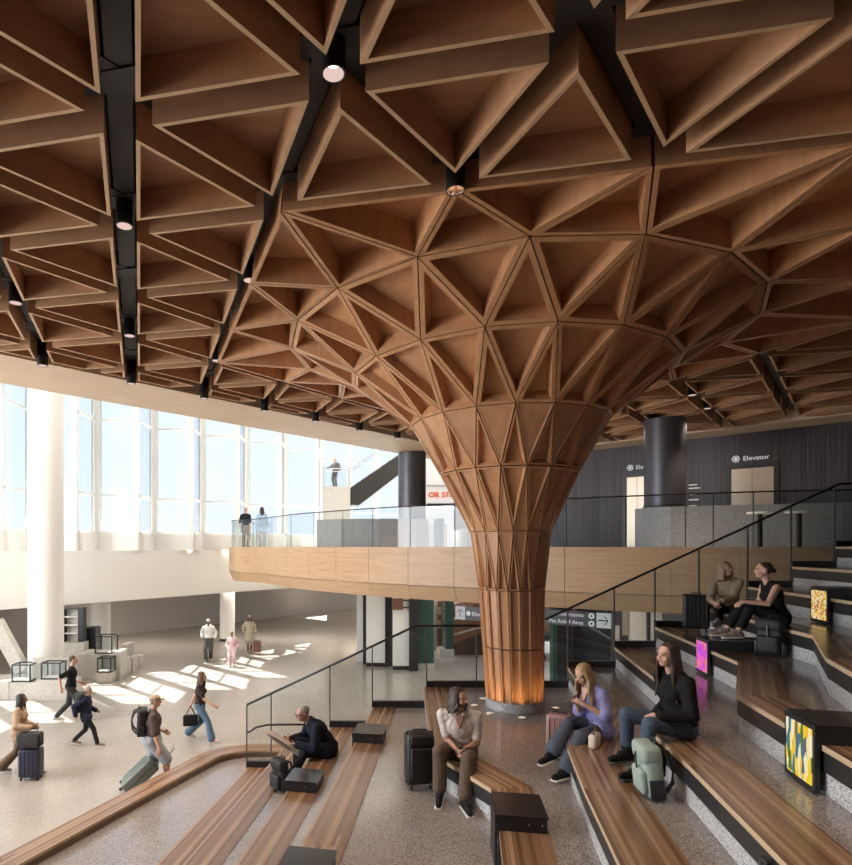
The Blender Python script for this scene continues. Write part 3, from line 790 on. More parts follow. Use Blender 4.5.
womB = person('person with dark bun in sleeveless black top and trousers, arms stretched to her knees', (6.08, 8.12, _zt(9)), (-0.97, 0.18), 1.72, 'light', True,
    pose=dict(pelvis=R + 0.10, lean=0.24, slump=0.04, head_yaw=-0.12, head_pitch=-0.04,
              ankleL=(5.52, 8.12, _zt(9) + 0.255), ankleR=(5.50, 8.34, _zt(9) + 0.255), kpoleL=V((0.0, 1, 1.0)), kpoleR=V((0.1, 1, 1.2)), footL=(-0.95, 0.2, 0), footR=(-0.95, 0.2, 0),
              wristL=PY(745, 602, 7.98), wristR=PY(742, 601, 8.22), hfwdL=(-0.85, 0.35, -0.3), hfwdR=(-0.8, -0.4, -0.3), palmL=(0, 0.4, -0.9), palmR=(0, -0.4, -0.9), thumbL=(-0.3, 0.8, 0.2), thumbR=(-0.3, -0.8, 0.2), curlL=0.6, curlR=0.6),
    top=dict(c=(0.012, 0.012, 0.013), sleeve=0.0, g=0.014, name='sleeveless_top'), bottom=dict(c=(0.012, 0.012, 0.013), len=0.88), shoes=dict(c=(0.30, 0.22, 0.18)), hair=dict(c='dark', style='bun'), vox=0.011)

# -- walkers in the hall
def gpx(px, y, z=0.0): return V(((px - PX) / F * y, y, z))
VX = 0.014
L1 = gpx(19, 12.0); w_tan = person('person in tan jacket and brown trousers walking behind the stacked dark suitcase', L1, (1, 0.12), 1.68, 'brown', True,
    pose={**walk(L1, (1, 0.12), 1.68, 0.36, 1), 'wristR': gpx(30, 11.75, 1.02)}, top=dict(c=(0.44, 0.31, 0.21), sleeve=1.0, g=0.034, name='jacket', hem=0.12), bottom=dict(c=(0.15, 0.095, 0.06), flare=0.06, g=0.02), shoes=dict(c=(0.3, 0.27, 0.24)), hair=dict(c='black', style='shoulder'), vox=VX)
L2 = gpx(71, 15.6); w_tee = person('person in black t-shirt and dark trousers striding past the glass display cases', L2, (0.95, 0.3), 1.80, 'light',
    pose=walk(L2, (0.95, 0.3), 1.80, 0.34, 1, 0.4), top=dict(c=(0.014, 0.015, 0.017), sleeve=0.42, g=0.022), bottom=dict(c=(0.05, 0.055, 0.05)), shoes=dict(c=(0.62, 0.58, 0.5)), hair=dict(c='brown', style='crop'), vox=VX)
L3 = gpx(86, 13.7); w_kid = person('person in navy jacket and beige beanie with a dark green backpack, mid-stride', L3, (1, 0.1), 1.42, 'light',
    pose=walk(L3, (1, 0.1), 1.42, 0.33, 1, 0.5), top=dict(c=(0.020, 0.027, 0.052), sleeve=1.0, g=0.036, name='jacket', hem=0.1), bottom=dict(c=(0.02, 0.022, 0.026)), shoes=dict(c=(0.24, 0.19, 0.15)), hair=dict(c='brown', style='beanie', hat=(0.42, 0.36, 0.31)), vox=VX)
L4 = gpx(152, 11.35); w_pack = person('person with black backpack, dark tee and pale shorts pulling a green suitcase', L4, (0.95, 0.3), 1.82, 'light',
    pose={**walk(L4, (0.95, 0.3), 1.82, 0.26, 1, 0.4), 'wristR': gpx(160, 11.0, 0.80), 'hfwdR': (-0.3, -0.1, -0.9)}, top=dict(c=(0.095, 0.072, 0.064), sleeve=0.46, g=0.026), bottom=dict(c=(0.40, 0.44, 0.48), len=0.52, g=0.035, name='shorts'), shoes=dict(c=(0.05, 0.05, 0.05)), hair=dict(c='ash', style='cap', hat=(0.46, 0.36, 0.24)), vox=VX, build=1.22)
L5 = gpx(200, 14.05); w_jean = person('person with long brown hair, dark tee and blue jeans carrying a black tote', L5, (0.97, -0.15), 1.70, 'light', True,
    pose={**walk(L5, (0.97, -0.15), 1.70, 0.32, 1, 0.7), 'wristL': gpx(191, 14.05, 0.86), 'wristR': gpx(213, 13.8, 0.92)}, top=dict(c=(0.05, 0.036, 0.034), sleeve=0.4, g=0.016), bottom=dict(c=(0.12, 0.20, 0.30), name='jeans', flare=0.05), shoes=dict(c=(0.6, 0.5, 0.46)), hair=dict(c='brown', style='wavy'), vox=VX)
L6 = gpx(208.5, 23.9); w_hood = person('person in white hooded jacket and grey trousers walking toward the camera', L6, (0.1, -1), 1.76, 'brown',
    pose=walk(L6, (0.1, -1), 1.76, 0.14, 1, 0.3, 0.05), top=dict(c=(0.78, 0.77, 0.74), sleeve=1.0, g=0.030, name='jacket', hood=True), bottom=dict(c=(0.10, 0.10, 0.10), g=0.03), shoes=dict(c=(0.2, 0.2, 0.19)), hair=dict(c='black', style='beanie', hat=(0.6, 0.59, 0.56)), vox=0.018, near=False)
L7 = gpx(232, 22.9); w_pink = person('person in all-pink outfit with dark hair, second figure in the sunny patch', L7, (0, -1), 1.38, 'brown', True,
    pose=walk(L7, (0, -1), 1.38, 0.10, 1, 0.3, 0.05), top=dict(c=(0.72, 0.50, 0.52), sleeve=1.0, g=0.034, name='jacket', hem=0.1), bottom=dict(c=(0.74, 0.54, 0.55), g=0.03), shoes=dict(c=(0.7, 0.55, 0.55)), hair=dict(c='black', style='bun'), vox=0.018, near=False)
L8 = gpx(249.5, 25.8); w_coat = person('person in long khaki coat walking beside a reddish suitcase at the far end', L8, (0.3, -1), 1.68, 'brown', True,
    pose=walk(L8, (0.3, -1), 1.68, 0.12, 1, 0.3, 0.05), top=dict(c=(0.50, 0.45, 0.33), sleeve=1.0, g=0.032, name='coat', hem=0.8), bottom=dict(c=(0.2, 0.13, 0.1), g=0.0), shoes=dict(c=(0.2, 0.13, 0.1)), hair=dict(c='dark', style='shoulder'), vox=0.018, near=False)
# -- on the balcony and the landing
ZM = 4.586
L10 = gpx(245.5, 25.2, ZM); m_black = person('person in black t-shirt at the left end of the balcony, facing the windows', L10, (0.25, 1), 1.72, 'light',
    pose=dict(), top=dict(c=(0.02, 0.02, 0.024), sleeve=0.45, g=0.024), bottom=dict(c=(0.30, 0.25, 0.20), g=0.02), shoes=dict(c=(0.2, 0.18, 0.16)), hair=dict(c='ash', style='crop'), vox=0.018, near=False)
L11 = gpx(262, 24.6, ZM); m_blue = person('person with long dark hair and pale blue shirt on the balcony', L11, (-0.2, 1), 1.70, 'light', True,
    pose=dict(), top=dict(c=(0.40, 0.52, 0.66), sleeve=1.0, g=0.03, hem=0.15), bottom=dict(c=(0.42, 0.44, 0.46), g=0.03), shoes=dict(c=(0.3, 0.3, 0.3)), hair=dict(c='dark', style='long'), vox=0.018, near=False)
L12 = gpx(335.2, 31.75, EYE + 60 * 31.6 / F); m_land = person('person in grey with a backpack standing on the high stair landing', L12, (-0.6, -0.8), 1.56, 'tan',
    pose=dict(wristR=gpx(327, 31.6, EYE + 60 * 31.6 / F + 1.02), wristL=gpx(337, 31.5, EYE + 60 * 31.6 / F + 0.95)), top=dict(c=(0.16, 0.15, 0.15), sleeve=1.0, g=0.04, name='jacket'), bottom=dict(c=(0.15, 0.14, 0.14), g=0.02), shoes=dict(c=(0.1, 0.1, 0.1)), hair=dict(c='dark', style='crop'), vox=0.018, near=False)

# ------------------------------------------------------------------ luggage and small things
def suitcase(label, loc, rotz, w, d, h, c, handle=0.0, ribs=6, tilt=0.0, cat='suitcase', soft=False, rough=0.4):
    m = plain('shell_%s' % len(bpy.data.materials), c, rough)
    t = thing('suitcase', label, cat, loc, rotz)
    if tilt: t.rotation_euler = (tilt, 0, rotz)
    z0 = 0.06
    part('shell', MB().rbox((0, 0, z0 + (h - z0) / 2), (w, d, h - z0), 0.045 if not soft else 0.06, seg=4), m, t)
    if ribs and not soft:
        for k in range(ribs):
            x = -w * 0.38 + w * 0.76 * k / (ribs - 1)
            for s_ in (-1, 1): part('rib', MB().rbox((x, s_ * (d / 2), z0 + (h - z0) / 2), (w * 0.045, 0.014, (h - z0) * 0.84), 0.006, seg=2), m, t)
    part('zip_line', MB().rbox((0, 0, z0 + (h - z0) / 2), (w + 0.006, 0.018, h - z0 + 0.006), 0.008, seg=2), 'black', t)
    if soft:
        part('front_pocket', MB().rbox((0, -d / 2 - 0.012, z0 + h * 0.40), (w * 0.8, 0.05, h * 0.55), 0.022), m, t)
        part('front_pocket', MB().rbox((0, -d / 2 - 0.006, z0 + h * 0.79), (w * 0.78, 0.035, h * 0.16), 0.016), m, t)
    part('top_grip', MB().tube([(-0.08, 0, h - 0.005), (-0.075, 0, h + 0.022), (0.075, 0, h + 0.022), (0.08, 0, h - 0.005)], 0.010, 6), 'black', t)
    for sx in (-1, 1):
        for sy in (-1, 1):
            wl = MB().tube([(sx * (w / 2 - 0.05) - 0.012, sy * (d / 2 - 0.045), 0.030), (sx * (w / 2 - 0.05) + 0.012, sy * (d / 2 - 0.045), 0.030)], 0.028, 12)
            part('wheel', wl, 'black', t)
    if handle:
        part('pull_handle', MB().tube([(-0.09, d * 0.3, h - 0.02), (-0.09, d * 0.3, h + handle), (0.09, d * 0.3, h + handle), (0.09, d * 0.3, h - 0.02)], 0.010, 6), 'steel', t)
    return t
def backpack(label, loc, rotz, s, c, accent='black', pitch=0.0, straps=True):
    m = plain('pack_%s' % len(bpy.data.materials), c, 0.65, bump=0.2, bscale=200)
    t = thing('backpack', label, 'backpack', loc, rotz)
    t.rotation_euler = (pitch, 0, rotz)
    part('body', MB().rbox((0, 0, 0.23 * s), (0.29 * s, 0.15 * s, 0.45 * s), 0.055 * s, seg=4), m, t)
    part('flap', MB().rbox((0, -0.012 * s, 0.385 * s), (0.30 * s, 0.17 * s, 0.16 * s), 0.05 * s, seg=4), m, t)
    part('front_pocket', MB().rbox((0, -0.085 * s, 0.15 * s), (0.24 * s, 0.07 * s, 0.21 * s), 0.03 * s), m, t)
    for sx in (-1, 1): part('side_pocket', MB().rbox((sx * 0.145 * s, 0, 0.10 * s), (0.03 * s, 0.12 * s, 0.17 * s), 0.012 * s), accent, t)
    part('buckle_strap', MB().rbox((0, -0.106 * s, 0.29 * s), (0.022 * s, 0.010 * s, 0.20 * s), 0.004 * s), accent, t)
    part('top_loop', MB().tube([(-0.04 * s, 0.05 * s, 0.45 * s), (-0.035 * s, 0.055 * s, 0.495 * s), (0.035 * s, 0.055 * s, 0.495 * s), (0.04 * s, 0.05 * s, 0.45 * s)], 0.010 * s, 6), accent, t)
    if straps:
        for sx in (-1, 1):
            part('shoulder_strap', MB().tube([(sx * 0.075 * s, 0.07 * s, 0.43 * s), (sx * 0.085 * s, 0.13 * s, 0.40 * s), (sx * 0.09 * s, 0.16 * s, 0.28 * s), (sx * 0.095 * s, 0.14 * s, 0.14 * s), (sx * 0.10 * s, 0.075 * s, 0.06 * s)], 0.017 * s, 6), accent, t)
    return t
suitcase('tall soft black suitcase standing beside the person in the white shirt', (0.99, 6.98, _zt(5) + 0.003), 0.12, 0.33, 0.24, 0.66, (0.012, 0.012, 0.013), 0, 0, soft=True)
suitcase('small pink hard-shell suitcase behind the knees of the blonde person', (2.70, 7.12, _zt(6) + 0.003), -0.45, 0.30, 0.20, 0.47, (0.50, 0.30, 0.29), 0, 5)
suitcase('charcoal hard-shell suitcase in front of the person in khaki overshirt', (5.98, 9.82, _zt(9) + 0.012), -0.5, 0.38, 0.25, 0.62, (0.03, 0.03, 0.033), 0, 6)
suitcase('dark blue suitcase with a grey bag on top, pulled by the tan jacket', (-6.02, 11.75, 0.003), 0.05, 0.42, 0.26, 0.62, (0.022, 0.025, 0.045), 0.5, 5)
bg_ = thing('duffel_bag', 'grey duffel bag strapped on top of the dark blue suitcase', 'bag', (-6.02, 11.73, 0.65), 0.05)
part('body', MB().rbox((0, -0.02, 0.15), (0.46, 0.24, 0.28), 0.05), fab((0.05, 0.05, 0.052)), bg_)
part('flap', MB().rbox((0, -0.14, 0.18), (0.40, 0.02, 0.2), 0.009), fab((0.06, 0.06, 0.062)), bg_)
part('strap', MB().tube([(0.20, -0.1, 0.27), (0.27, -0.12, 0.15), (0.28, -0.12, 0.02), (0.24, -0.13, -0.04)], 0.012, 6), 'black', bg_)
gs = suitcase('large grey-green suitcase tilted behind the person with pale shorts', gpx(123, 11.2, 0.01), -1.25, 0.46, 0.28, 0.76, (0.16, 0.19, 0.17), 0.42, 6, tilt=-0.85)
suitcase('reddish brown suitcase beside the khaki coat at the far end', gpx(257.2, 25.5, 0.003), 0.2, 0.34, 0.24, 0.55, (0.22, 0.09, 0.07), 0.3, 4)
backpack('mint green backpack on the floor beside the black boots', (2.71, 5.06, _zt(7) + 0.004), -1.72, 0.98, (0.33, 0.42, 0.37), pitch=0.10)
backpack('black backpack standing against the bench below the bare-armed person', (5.66, 7.70, _zt(9) + 0.004), -1.0, 1.05, (0.013, 0.013, 0.014))
backpack('slouched black backpack between the reader and the black box table', (-0.80, 8.62, _zt(3) + 0.012), -0.9, 0.98, (0.013, 0.013, 0.014))
def worn(info, label, c, s=1.0):
    p = info['chest']; RC_ = info['RC']; q = p + RC_ @ V((0, -0.195, -0.25)) * info['s']
    w = info['M'] @ q
    return backpack(label, w, info['root'].rotation_euler.z + PI, s, c, pitch=0.05)
worn(w_pack, 'black backpack worn by the person in pale shorts', (0.016, 0.016, 0.018), 1.12)
worn(w_kid, 'dark green backpack worn by the person in navy jacket and beanie', (0.035, 0.048, 0.042), 0.98)
worn(m_land, 'dark backpack worn by the person on the high stair landing', (0.06, 0.06, 0.065), 0.95)
# phone, purse, newspaper, tote
hp_ = PY(573, 697, 6.45)
ph = solo('phone', MB().rbox(hp_, (0.075, 0.010, 0.15), 0.004, Matrix.Rotation(0.9, 3, 'Z') @ Matrix.Rotation(0.9, 3, 'X')), 'black_gloss', 'black phone held in both hands by the blonde person', 'phone', hp_)
pu = thing('handbag', 'small cream handbag with brown handle on the bench beside the blonde person', 'bag', (2.74, 6.26, _zt(7) + 0.010), 0.9)
part('body', MB().rbox((0, 0, 0.075), (0.21, 0.08, 0.145), 0.025), plain('cream', (0.72, 0.62, 0.52), 0.5), pu)
part('handle', MB().tube([(-0.07, 0, 0.135), (-0.06, -0.01, 0.19), (0, -0.015, 0.215), (0.06, -0.01, 0.19), (0.07, 0, 0.135)], 0.011, 6), 'brown', pu)
part('scarf', MB().rbox((0.12, -0.03, 0.06), (0.05, 0.06, 0.10), 0.02), 'brown', pu)
np_ = thing('newspaper', 'folded newspaper held open by the reader in navy', 'newspaper', PY(283, 743, 9.0))
A0, B0 = PY(267, 731, 9.05), PY(300, 753, 8.90)
dv = (B0 - A0); nv = V((0.0, 1, -0.10)).normalized()
for k, (off, sp) in enumerate(((0.0, 0.0), (0.02, 0.012), (-0.015, 0.02))):
    m_ = MB(); vs = []
    for j in range(7):
        f = j / 6; p = A0 + dv * f + V((0, 0, 0.03 * math.sin(f * PI) * (1 - k) - sp))
        vs += [p - nv * (0.13 + off) , p + nv * (0.13 - off)]
    lo = [p - V((0, 0, 0.004)) for p in vs]; n = len(vs)
    fs = [(2 * j, 2 * j + 2, 2 * j + 3, 2 * j + 1) for j in range(6)] + [(n + 2 * j + 1, n + 2 * j + 3, n + 2 * j + 2, n + 2 * j) for j in range(6)]
    fs += [(2 * j, n + 2 * j, n + 2 * j + 2, 2 * j + 2) for j in range(6)] + [(2 * j + 1, 2 * j + 3, n + 2 * j + 3, n + 2 * j + 1) for j in range(6)] + [(0, 1, n + 1, n), (n - 2, 2 * n - 2, 2 * n - 1, n - 1)]
    wpart('sheet', m_.add(vs + lo, fs), plain('newsprint%d' % k, (0.52, 0.45, 0.40), 0.8, bscale=120), np_)
tp = gpx(190.5, 14.0, 0.38)
tt = thing('tote_bag', 'black tote bag hanging from the hand of the person in blue jeans', 'bag', tp, 0.2)
part('body', MB().rbox((0, 0, 0.13), (0.34, 0.14, 0.26), 0.04), fab((0.014, 0.014, 0.015)), tt)
for s_ in (-1, 1): part('strap', MB().tube([(-0.11, s_ * 0.04, 0.24), (-0.04, s_ * 0.03, 0.40), (0.0, s_ * 0.02, 0.475), (0.04, s_ * 0.03, 0.40), (0.11, s_ * 0.04, 0.24)], 0.010, 6), 'black', tt)
# ------------------------------------------------------------------ seating tiers
NOSE = {
    2: [(-1.53, 10.45), (-2.18, 7.27), (-3.40, 1.3)],
    3: [(-0.906, 10.45), (-1.694, 6.6), (-2.78, 1.3)],
    4: [(-0.07, 10.45), (-0.993, 5.95), (-1.95, 1.3)],
    5: [(0.67, 10.45), (-0.314, 5.65), (-1.20, 1.3)],
    6: [(1.55, 10.45), (1.18, 7.27), (1.29, 6.80), (1.59, 6.06), (1.43, 5.17), (1.28, 4.5), (0.66, 1.3)],
    7: [(4.10, 10.45), (3.42, 7.80), (2.45, 6.25), (2.18, 5.20), (1.90, 3.96), (1.28, 1.3)],
    8: [(4.92, 10.45), (4.14, 7.38), (3.04, 5.77), (2.86, 4.80), (2.51, 3.30), (2.02, 1.3)],
    9: [(5.64, 10.45), (4.93, 7.26), (3.83, 5.67), (3.61, 4.80), (3.39, 3.90), (2.74, 1.3)],
    10: [(6.42, 10.45), (5.70, 7.08), (4.67, 5.64), (4.30, 4.90), (3.48, 1.3)],
    11: [(7.28, 10.45), (6.84, 8.40), (6.62, 7.50), (5.60, 5.80), (5.22, 4.90), (4.40, 1.3)],
    12: [(8.05, 10.45), (7.55, 8.20), (7.35, 7.40), (6.35, 5.70), (5.20, 1.3)],
    13: [(8.82, 10.45), (8.35, 8.20), (8.15, 7.30), (7.15, 5.60), (6.00, 1.3)],
}
def xat(k, y):
    p = NOSE[k]
    for a, b in zip(p, p[1:]):
        if b[1] <= y <= a[1]:
            t = (y - a[1]) / (b[1] - a[1]); return a[0] + t * (b[0] - a[0])
    return p[0][0]
def zt(k): return k * R
TIERLAB = {2: 'lowest long timber-topped step beside the sunken terrace, below the reading man',
           3: 'long timber-topped step second from the sunken terrace, its wood running beside the tier below',
           4: 'long timber-topped step on which the newspaper reader in navy sits',
           5: 'long timber-topped step with black side tables, left of the standing dark suitcase',
           6: 'kinked timber bench tier under the person in white shirt, level with the column base',
           7: 'kinked timber bench tier under the blonde person with the phone',
           8: 'kinked timber bench tier under the long-haired person in a black sweater',
           9: 'kinked timber bench tier holding the pink and stained-glass light boxes',
           10: 'kinked timber bench tier on which the two chatting people sit',
           11: 'kinked timber bench tier carrying the gold patterned light box',
           12: 'upper timber bench tier behind the gold patterned light box',
           13: 'topmost timber tier at balcony level by the right glass balustrade'}
for k in range(2, 14):
    n = NOSE[k]
    nxt = NOSE[k + 1] if k < 13 else None
    if nxt: right = [(x + 0.35, y) for x, y in nxt]
    else: right = [(14.5, 10.45), (14.5, 1.3)]
    root = thing('seating_tier', TIERLAB[k], 'seating step', (n[0][0], n[0][1], 0))
    z0 = zt(k - 1) if k > 2 else 0.0
    core = offset_line(n, -0.03)
    core[0] = V((core[0][0], 10.45)); core[-1] = V((core[-1][0], 1.3))
    mb = MB().prism([tuple(p) for p in core] + list(reversed(right)), z0, zt(k) - 0.001, 0, 1)
    wpart('stone_step', mb, ['riser', 'tier_floor'], root)
    w0 = n; w1 = offset_line(n, -0.42 if k not in (7,) else -0.46)
    w1[0] = V((w1[0][0], 10.45)); w1[-1] = V((w1[-1][0], 1.3))
    mb = MB().strip(w0, [tuple(p) for p in w1], zt(k) - 0.035, zt(k) + 0.008, 1, 0, 1)
    wpart('wood_seat', mb, ['seat_wood', 'nosing'], root)
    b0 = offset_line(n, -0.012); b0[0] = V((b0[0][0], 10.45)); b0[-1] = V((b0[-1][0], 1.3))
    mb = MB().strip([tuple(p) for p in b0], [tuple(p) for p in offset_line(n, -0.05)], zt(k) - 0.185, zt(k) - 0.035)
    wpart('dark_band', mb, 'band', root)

# sunken terrace and its curved timber kerb
kin = [(-5.6, 4.3), (-4.10, 7.69), (-3.0, 10.15), (-2.42, 11.40), (-2.26, 11.70), (-2.02, 11.90), (-1.7, 12.0), (-1.05, 12.0), (-0.2, 12.0), (0.9, 12.0)]
kout = offset_line(kin, -0.40)
terr = MB().prism([(-5.6, 4.3)] + kin[1:] + [(0.9, 10.4), (-1.2, 10.4), (-1.5, 10.3), (-2.0, 7.27), (-3.2, 1.3), (-5.6, 1.3)], 0.002, 0.352)
struct('floor', terr, 'tier_floor')
root = thing('timber_kerb', 'low curved timber-topped kerb wall around the sunken terrace', 'bench', (-3.0, 10.3, 0))
wpart('kerb_wall', MB().strip(kin, [tuple(p) for p in offset_line(kin, -0.38)], 0.0, 0.445), 'kerb', root)
wpart('wood_top', MB().strip(kin, [tuple(p) for p in kout], 0.44, 0.485, 1, 0, 1), ['seat_wood', 'nosing'], root)

# ------------------------------------------------------------------ ground, lower level
struct('floor', MB().mm((-40, -6, -0.3), (40, 62, 0.0)), 'ground')
curve = [(-1.9, 12.9), (-1.28, 14.9), (-0.78, 16.6), (-0.45, 17.8), (0.02, 20.0), (0.25, 22.0), (0.32, 24.4), (0.36, 26.6), (0.7, 29.0), (1.6, 32.5)]
struct('floor', MB().prism(curve + [(22, 32.5), (22, 10.6), (0.6, 10.6), (0.6, 12.9)], 0.0, 0.012), 'grey_floor')

# ------------------------------------------------------------------ mezzanine deck
DECK = [(-3.0, 27.4), (-3.9, 26.2), (-4.28, 25.0), (-4.29, 24.0), (-3.75, 23.1), (-2.8, 22.0), (-1.41, 19.2), (0.0, 17.3), (1.4, 15.75), (3.54, 14.0), (5.6, 12.55), (7.06, 11.75), (8.3, 11.2), (9.8, 10.9), (11.6, 10.8), (14.5, 10.8)]
def dens(pts, n=6):
    out = []
    P = [V(p) for p in pts]
    for i in range(len(P) - 1):
        a = P[max(i - 1, 0)]; b = P[i]; c = P[i + 1]; d = P[min(i + 2, len(P) - 1)]
        for j in range(n):
            t = j / n
            out.append(0.5 * (2 * b + (c - a) * t + (2 * a - 5 * b + 4 * c - d) * t * t + (3 * b - a - 3 * c + d) * t ** 3))
    out.append(P[-1]); return out
DK = dens(DECK)
def deck_index(px):
    best = None
    for i in range(len(DK) - 1):
        if DK[i].y > 24.6: continue
        q = PX + F * DK[i].x / DK[i].y
        if best is None or abs(q - px) < best[0]: best = (abs(q - px), i)
    return best[1]
def deck_point(px):
    r = (px - PX) / F
    for i in range(len(DK) - 1):
        a, b = DK[i], DK[i + 1]
        if a.y > 24.2: continue
        fa, fb = a.x - r * a.y, b.x - r * b.y
        if fa <= 0 <= fb: return i + fa / (fa - fb)
    return len(DK) - 1.0
def dk(t):
    i = min(int(t), len(DK) - 2); return DK[i].lerp(DK[i + 1], t - i)
def sub(t0, t1, inner=0.0):
    ts = [t0] + [i for i in range(int(t0) + 1, int(t1) + 1) if i > t0 + 0.02 and i < t1 - 0.02] + [t1]
    return [dk(t) for t in ts]
back = [(14.5, 14.2), (8.05, 20.6), (5.4, 23.2), (5.4, 34.0), (-2.0, 34.0)]
struct('floor', MB().prism([tuple(p) for p in offset_line(DK, -0.25)] + back, 3.32, 4.585), ['white', 'grey_stone'])
fa = thing('balcony_fascia', 'curved blond timber fascia along the balcony edge', 'fascia', (3.54, 14.0, 3.25))
seams = [0.6, 5.0, 9.0, 13.0] + [deck_point(p) for p in (236, 248, 267, 286.5, 309, 336, 368.5, 408, 454, 505, 564.5, 671, 740)] + [len(DK) - 1.0]
seams = sorted(set(round(t, 3) for t in seams))
for a, b in zip(seams, seams[1:]):
    if b - a < 0.15: continue
    pts = sub(a + 0.012, b - 0.012)
    mb = MB().strip([tuple(p) for p in pts], [tuple(p) for p in offset_line(pts, -0.05)], 3.625, 4.60)
    wpart('fascia_panel', mb, 'fascia_wood', fa)
    lo, hi = offset_line(pts, -0.17), pts
    mb = MB(); n = len(pts)
    vs = [V((p.x, p.y, 3.61)) for p in hi] + [V((p.x, p.y, 3.25)) for p in lo] + [V((p.x, p.y, 3.61)) for p in offset_line(pts, -0.05)] + [V((p.x, p.y, 3.25)) for p in offset_line(pts, -0.22)]
    fs = []
    for i in range(n - 1):
        fs += [(i, n + i, n + i + 1, i + 1), (2 * n + i, 2 * n + i + 1, 3 * n + i + 1, 3 * n + i), (n + i, 3 * n + i, 3 * n + i + 1, n + i + 1), (i, i + 1, 2 * n + i + 1, 2 * n + i)]
    fs += [(0, 2 * n, 3 * n, n), (n - 1, 2 * n - 1, 4 * n - 1, 3 * n - 1)]
    mb.add(vs, fs)
    wpart('lower_fascia_panel', mb, 'fascia_wood', fa)
# balustrade of glass along the deck
br = thing('glass_balustrade', 'curved frameless glass balustrade along the balcony edge', 'balustrade', (3.54, 14.0, 4.6))
bp = [0.8, 4.0, 8.0, 13.5] + [deck_point(p) for p in (240, 251, 269, 288, 311, 340, 370, 408, 453, 505, 565, 625, 686, 714, 755)] + [len(DK) - 8.0]
bp = sorted(bp)
for a, b in zip(bp, bp[1:]):
    if b - a < 0.2: continue
    pts = sub(a + 0.02, b - 0.02); q = offset_line(pts, -0.10); q2 = offset_line(pts, -0.115)
    wpart('glass_panel', MB().strip([tuple(p) for p in q], [tuple(p) for p in q2], 4.60, 5.64), 'rail_glass', br)
tr = offset_line(sub(bp[0], bp[-1]), -0.108)
wpart('top_rail', MB().tube([(p.x, p.y, 5.66) for p in tr], 0.017, 6), 'bronze', br)
for t in bp:
    i = min(int(t), len(DK) - 2); p = dk(t); d = (DK[i + 1] - DK[i]).normalized(); p = p + V((-d.y, d.x)) * 0.108
    wpart('post', MB().mm((p.x - 0.008, p.y - 0.008, 4.59), (p.x + 0.008, p.y + 0.008, 5.66)), 'rail_post', br)

# ------------------------------------------------------------------ stepped balustrade along the back of the tiers
sb = thing('glass_balustrade', 'raking glass balustrade climbing behind the seating tiers past the tree column', 'balustrade', (1.0, 10.42, 0))
YB = 10.495
stops = [(-1.56, -1.13, 2), (-1.13, -0.09, 2.99), (-0.09, 0.66, 4), (0.66, 1.62, 5), (1.62, 2.50, 6), (2.50, 2.95, 6), (3.38, 4.12, 6), (4.12, 4.94, 7), (4.94, 5.66, 8), (5.66, 6.44, 9), (6.44, 7.30, 10), (7.30, 8.07, 11), (8.07, 8.84, 12), (8.84, 11.5, 13)]
def rail_z(x):
    if x < 1.43: return 3.205 + (x - 1.43) * 0.467
    if x < 3.75: return 3.205
    zz = 3.33 + (x - 3.75) * 0.462
    return min(zz, 5.72)
for x0, x1, k in stops:
    zb = zt(k)
    if k != 2.99:
        wpart('base_shoe', MB().mm((x0, YB - 0.04, zb - 0.25), (x1 - 0.004, YB + 0.035, zb + 0.11)), 'black', sb)
    else:
        zb = zt(3) - 0.1
    xs = [x0 + 0.02, x1 - 0.02]
    if x0 < 1.43 < x1: xs = [x0 + 0.02, 1.43, x1 - 0.02]
    vs = []
    for y in (YB - 0.007, YB + 0.007):
        for x in xs: vs += [V((x, y, zb + 0.09)), V((x, y, rail_z(x) - 0.02))]
    m = len(xs); fs = []
    for i in range(m - 1):
        a = 2 * i; o = 2 * m
        fs += [(a, a + 2, a + 3, a + 1), (o + a, o + a + 1, o + a + 3, o + a + 2), (a + 1, a + 3, o + a + 3, o + a + 1), (a, o + a, o + a + 2, a + 2)]
    fs += [(0, 1, 2 * m + 1, 2 * m), (2 * m - 2, 4 * m - 2, 4 * m - 1, 2 * m - 1)]
    wpart('glass_panel', MB().add(vs, fs), 'rail_glass', sb)
    wpart('post', MB().mm((x0 - 0.011, YB - 0.011, zb), (x0 + 0.011, YB + 0.011, rail_z(x0) - 0.005)), 'rail_post', sb)
wpart('top_rail', MB().tube([(-1.56, YB, rail_z(-1.56)), (1.43, YB, 3.205), (2.95, YB, 3.205)], 0.021, 8), 'black', sb)
wpart('top_rail', MB().tube([(3.36, YB, rail_z(3.36)), (3.75, YB, 3.33), (8.93, YB, 5.72), (11.5, YB, 5.72)], 0.021, 8), 'black', sb)
hr = [(-1.56, YB, 1.33), (-1.5, YB - 0.03, 1.34), (-1.40, YB - 0.05, 1.42), (-1.2, YB - 0.06, 1.47), (-0.9, YB - 0.06, 1.475), (-0.35, YB - 0.06, 1.475)]
wpart('hand_rail', MB().tube(hr, 0.018, 8), 'bronze', sb)

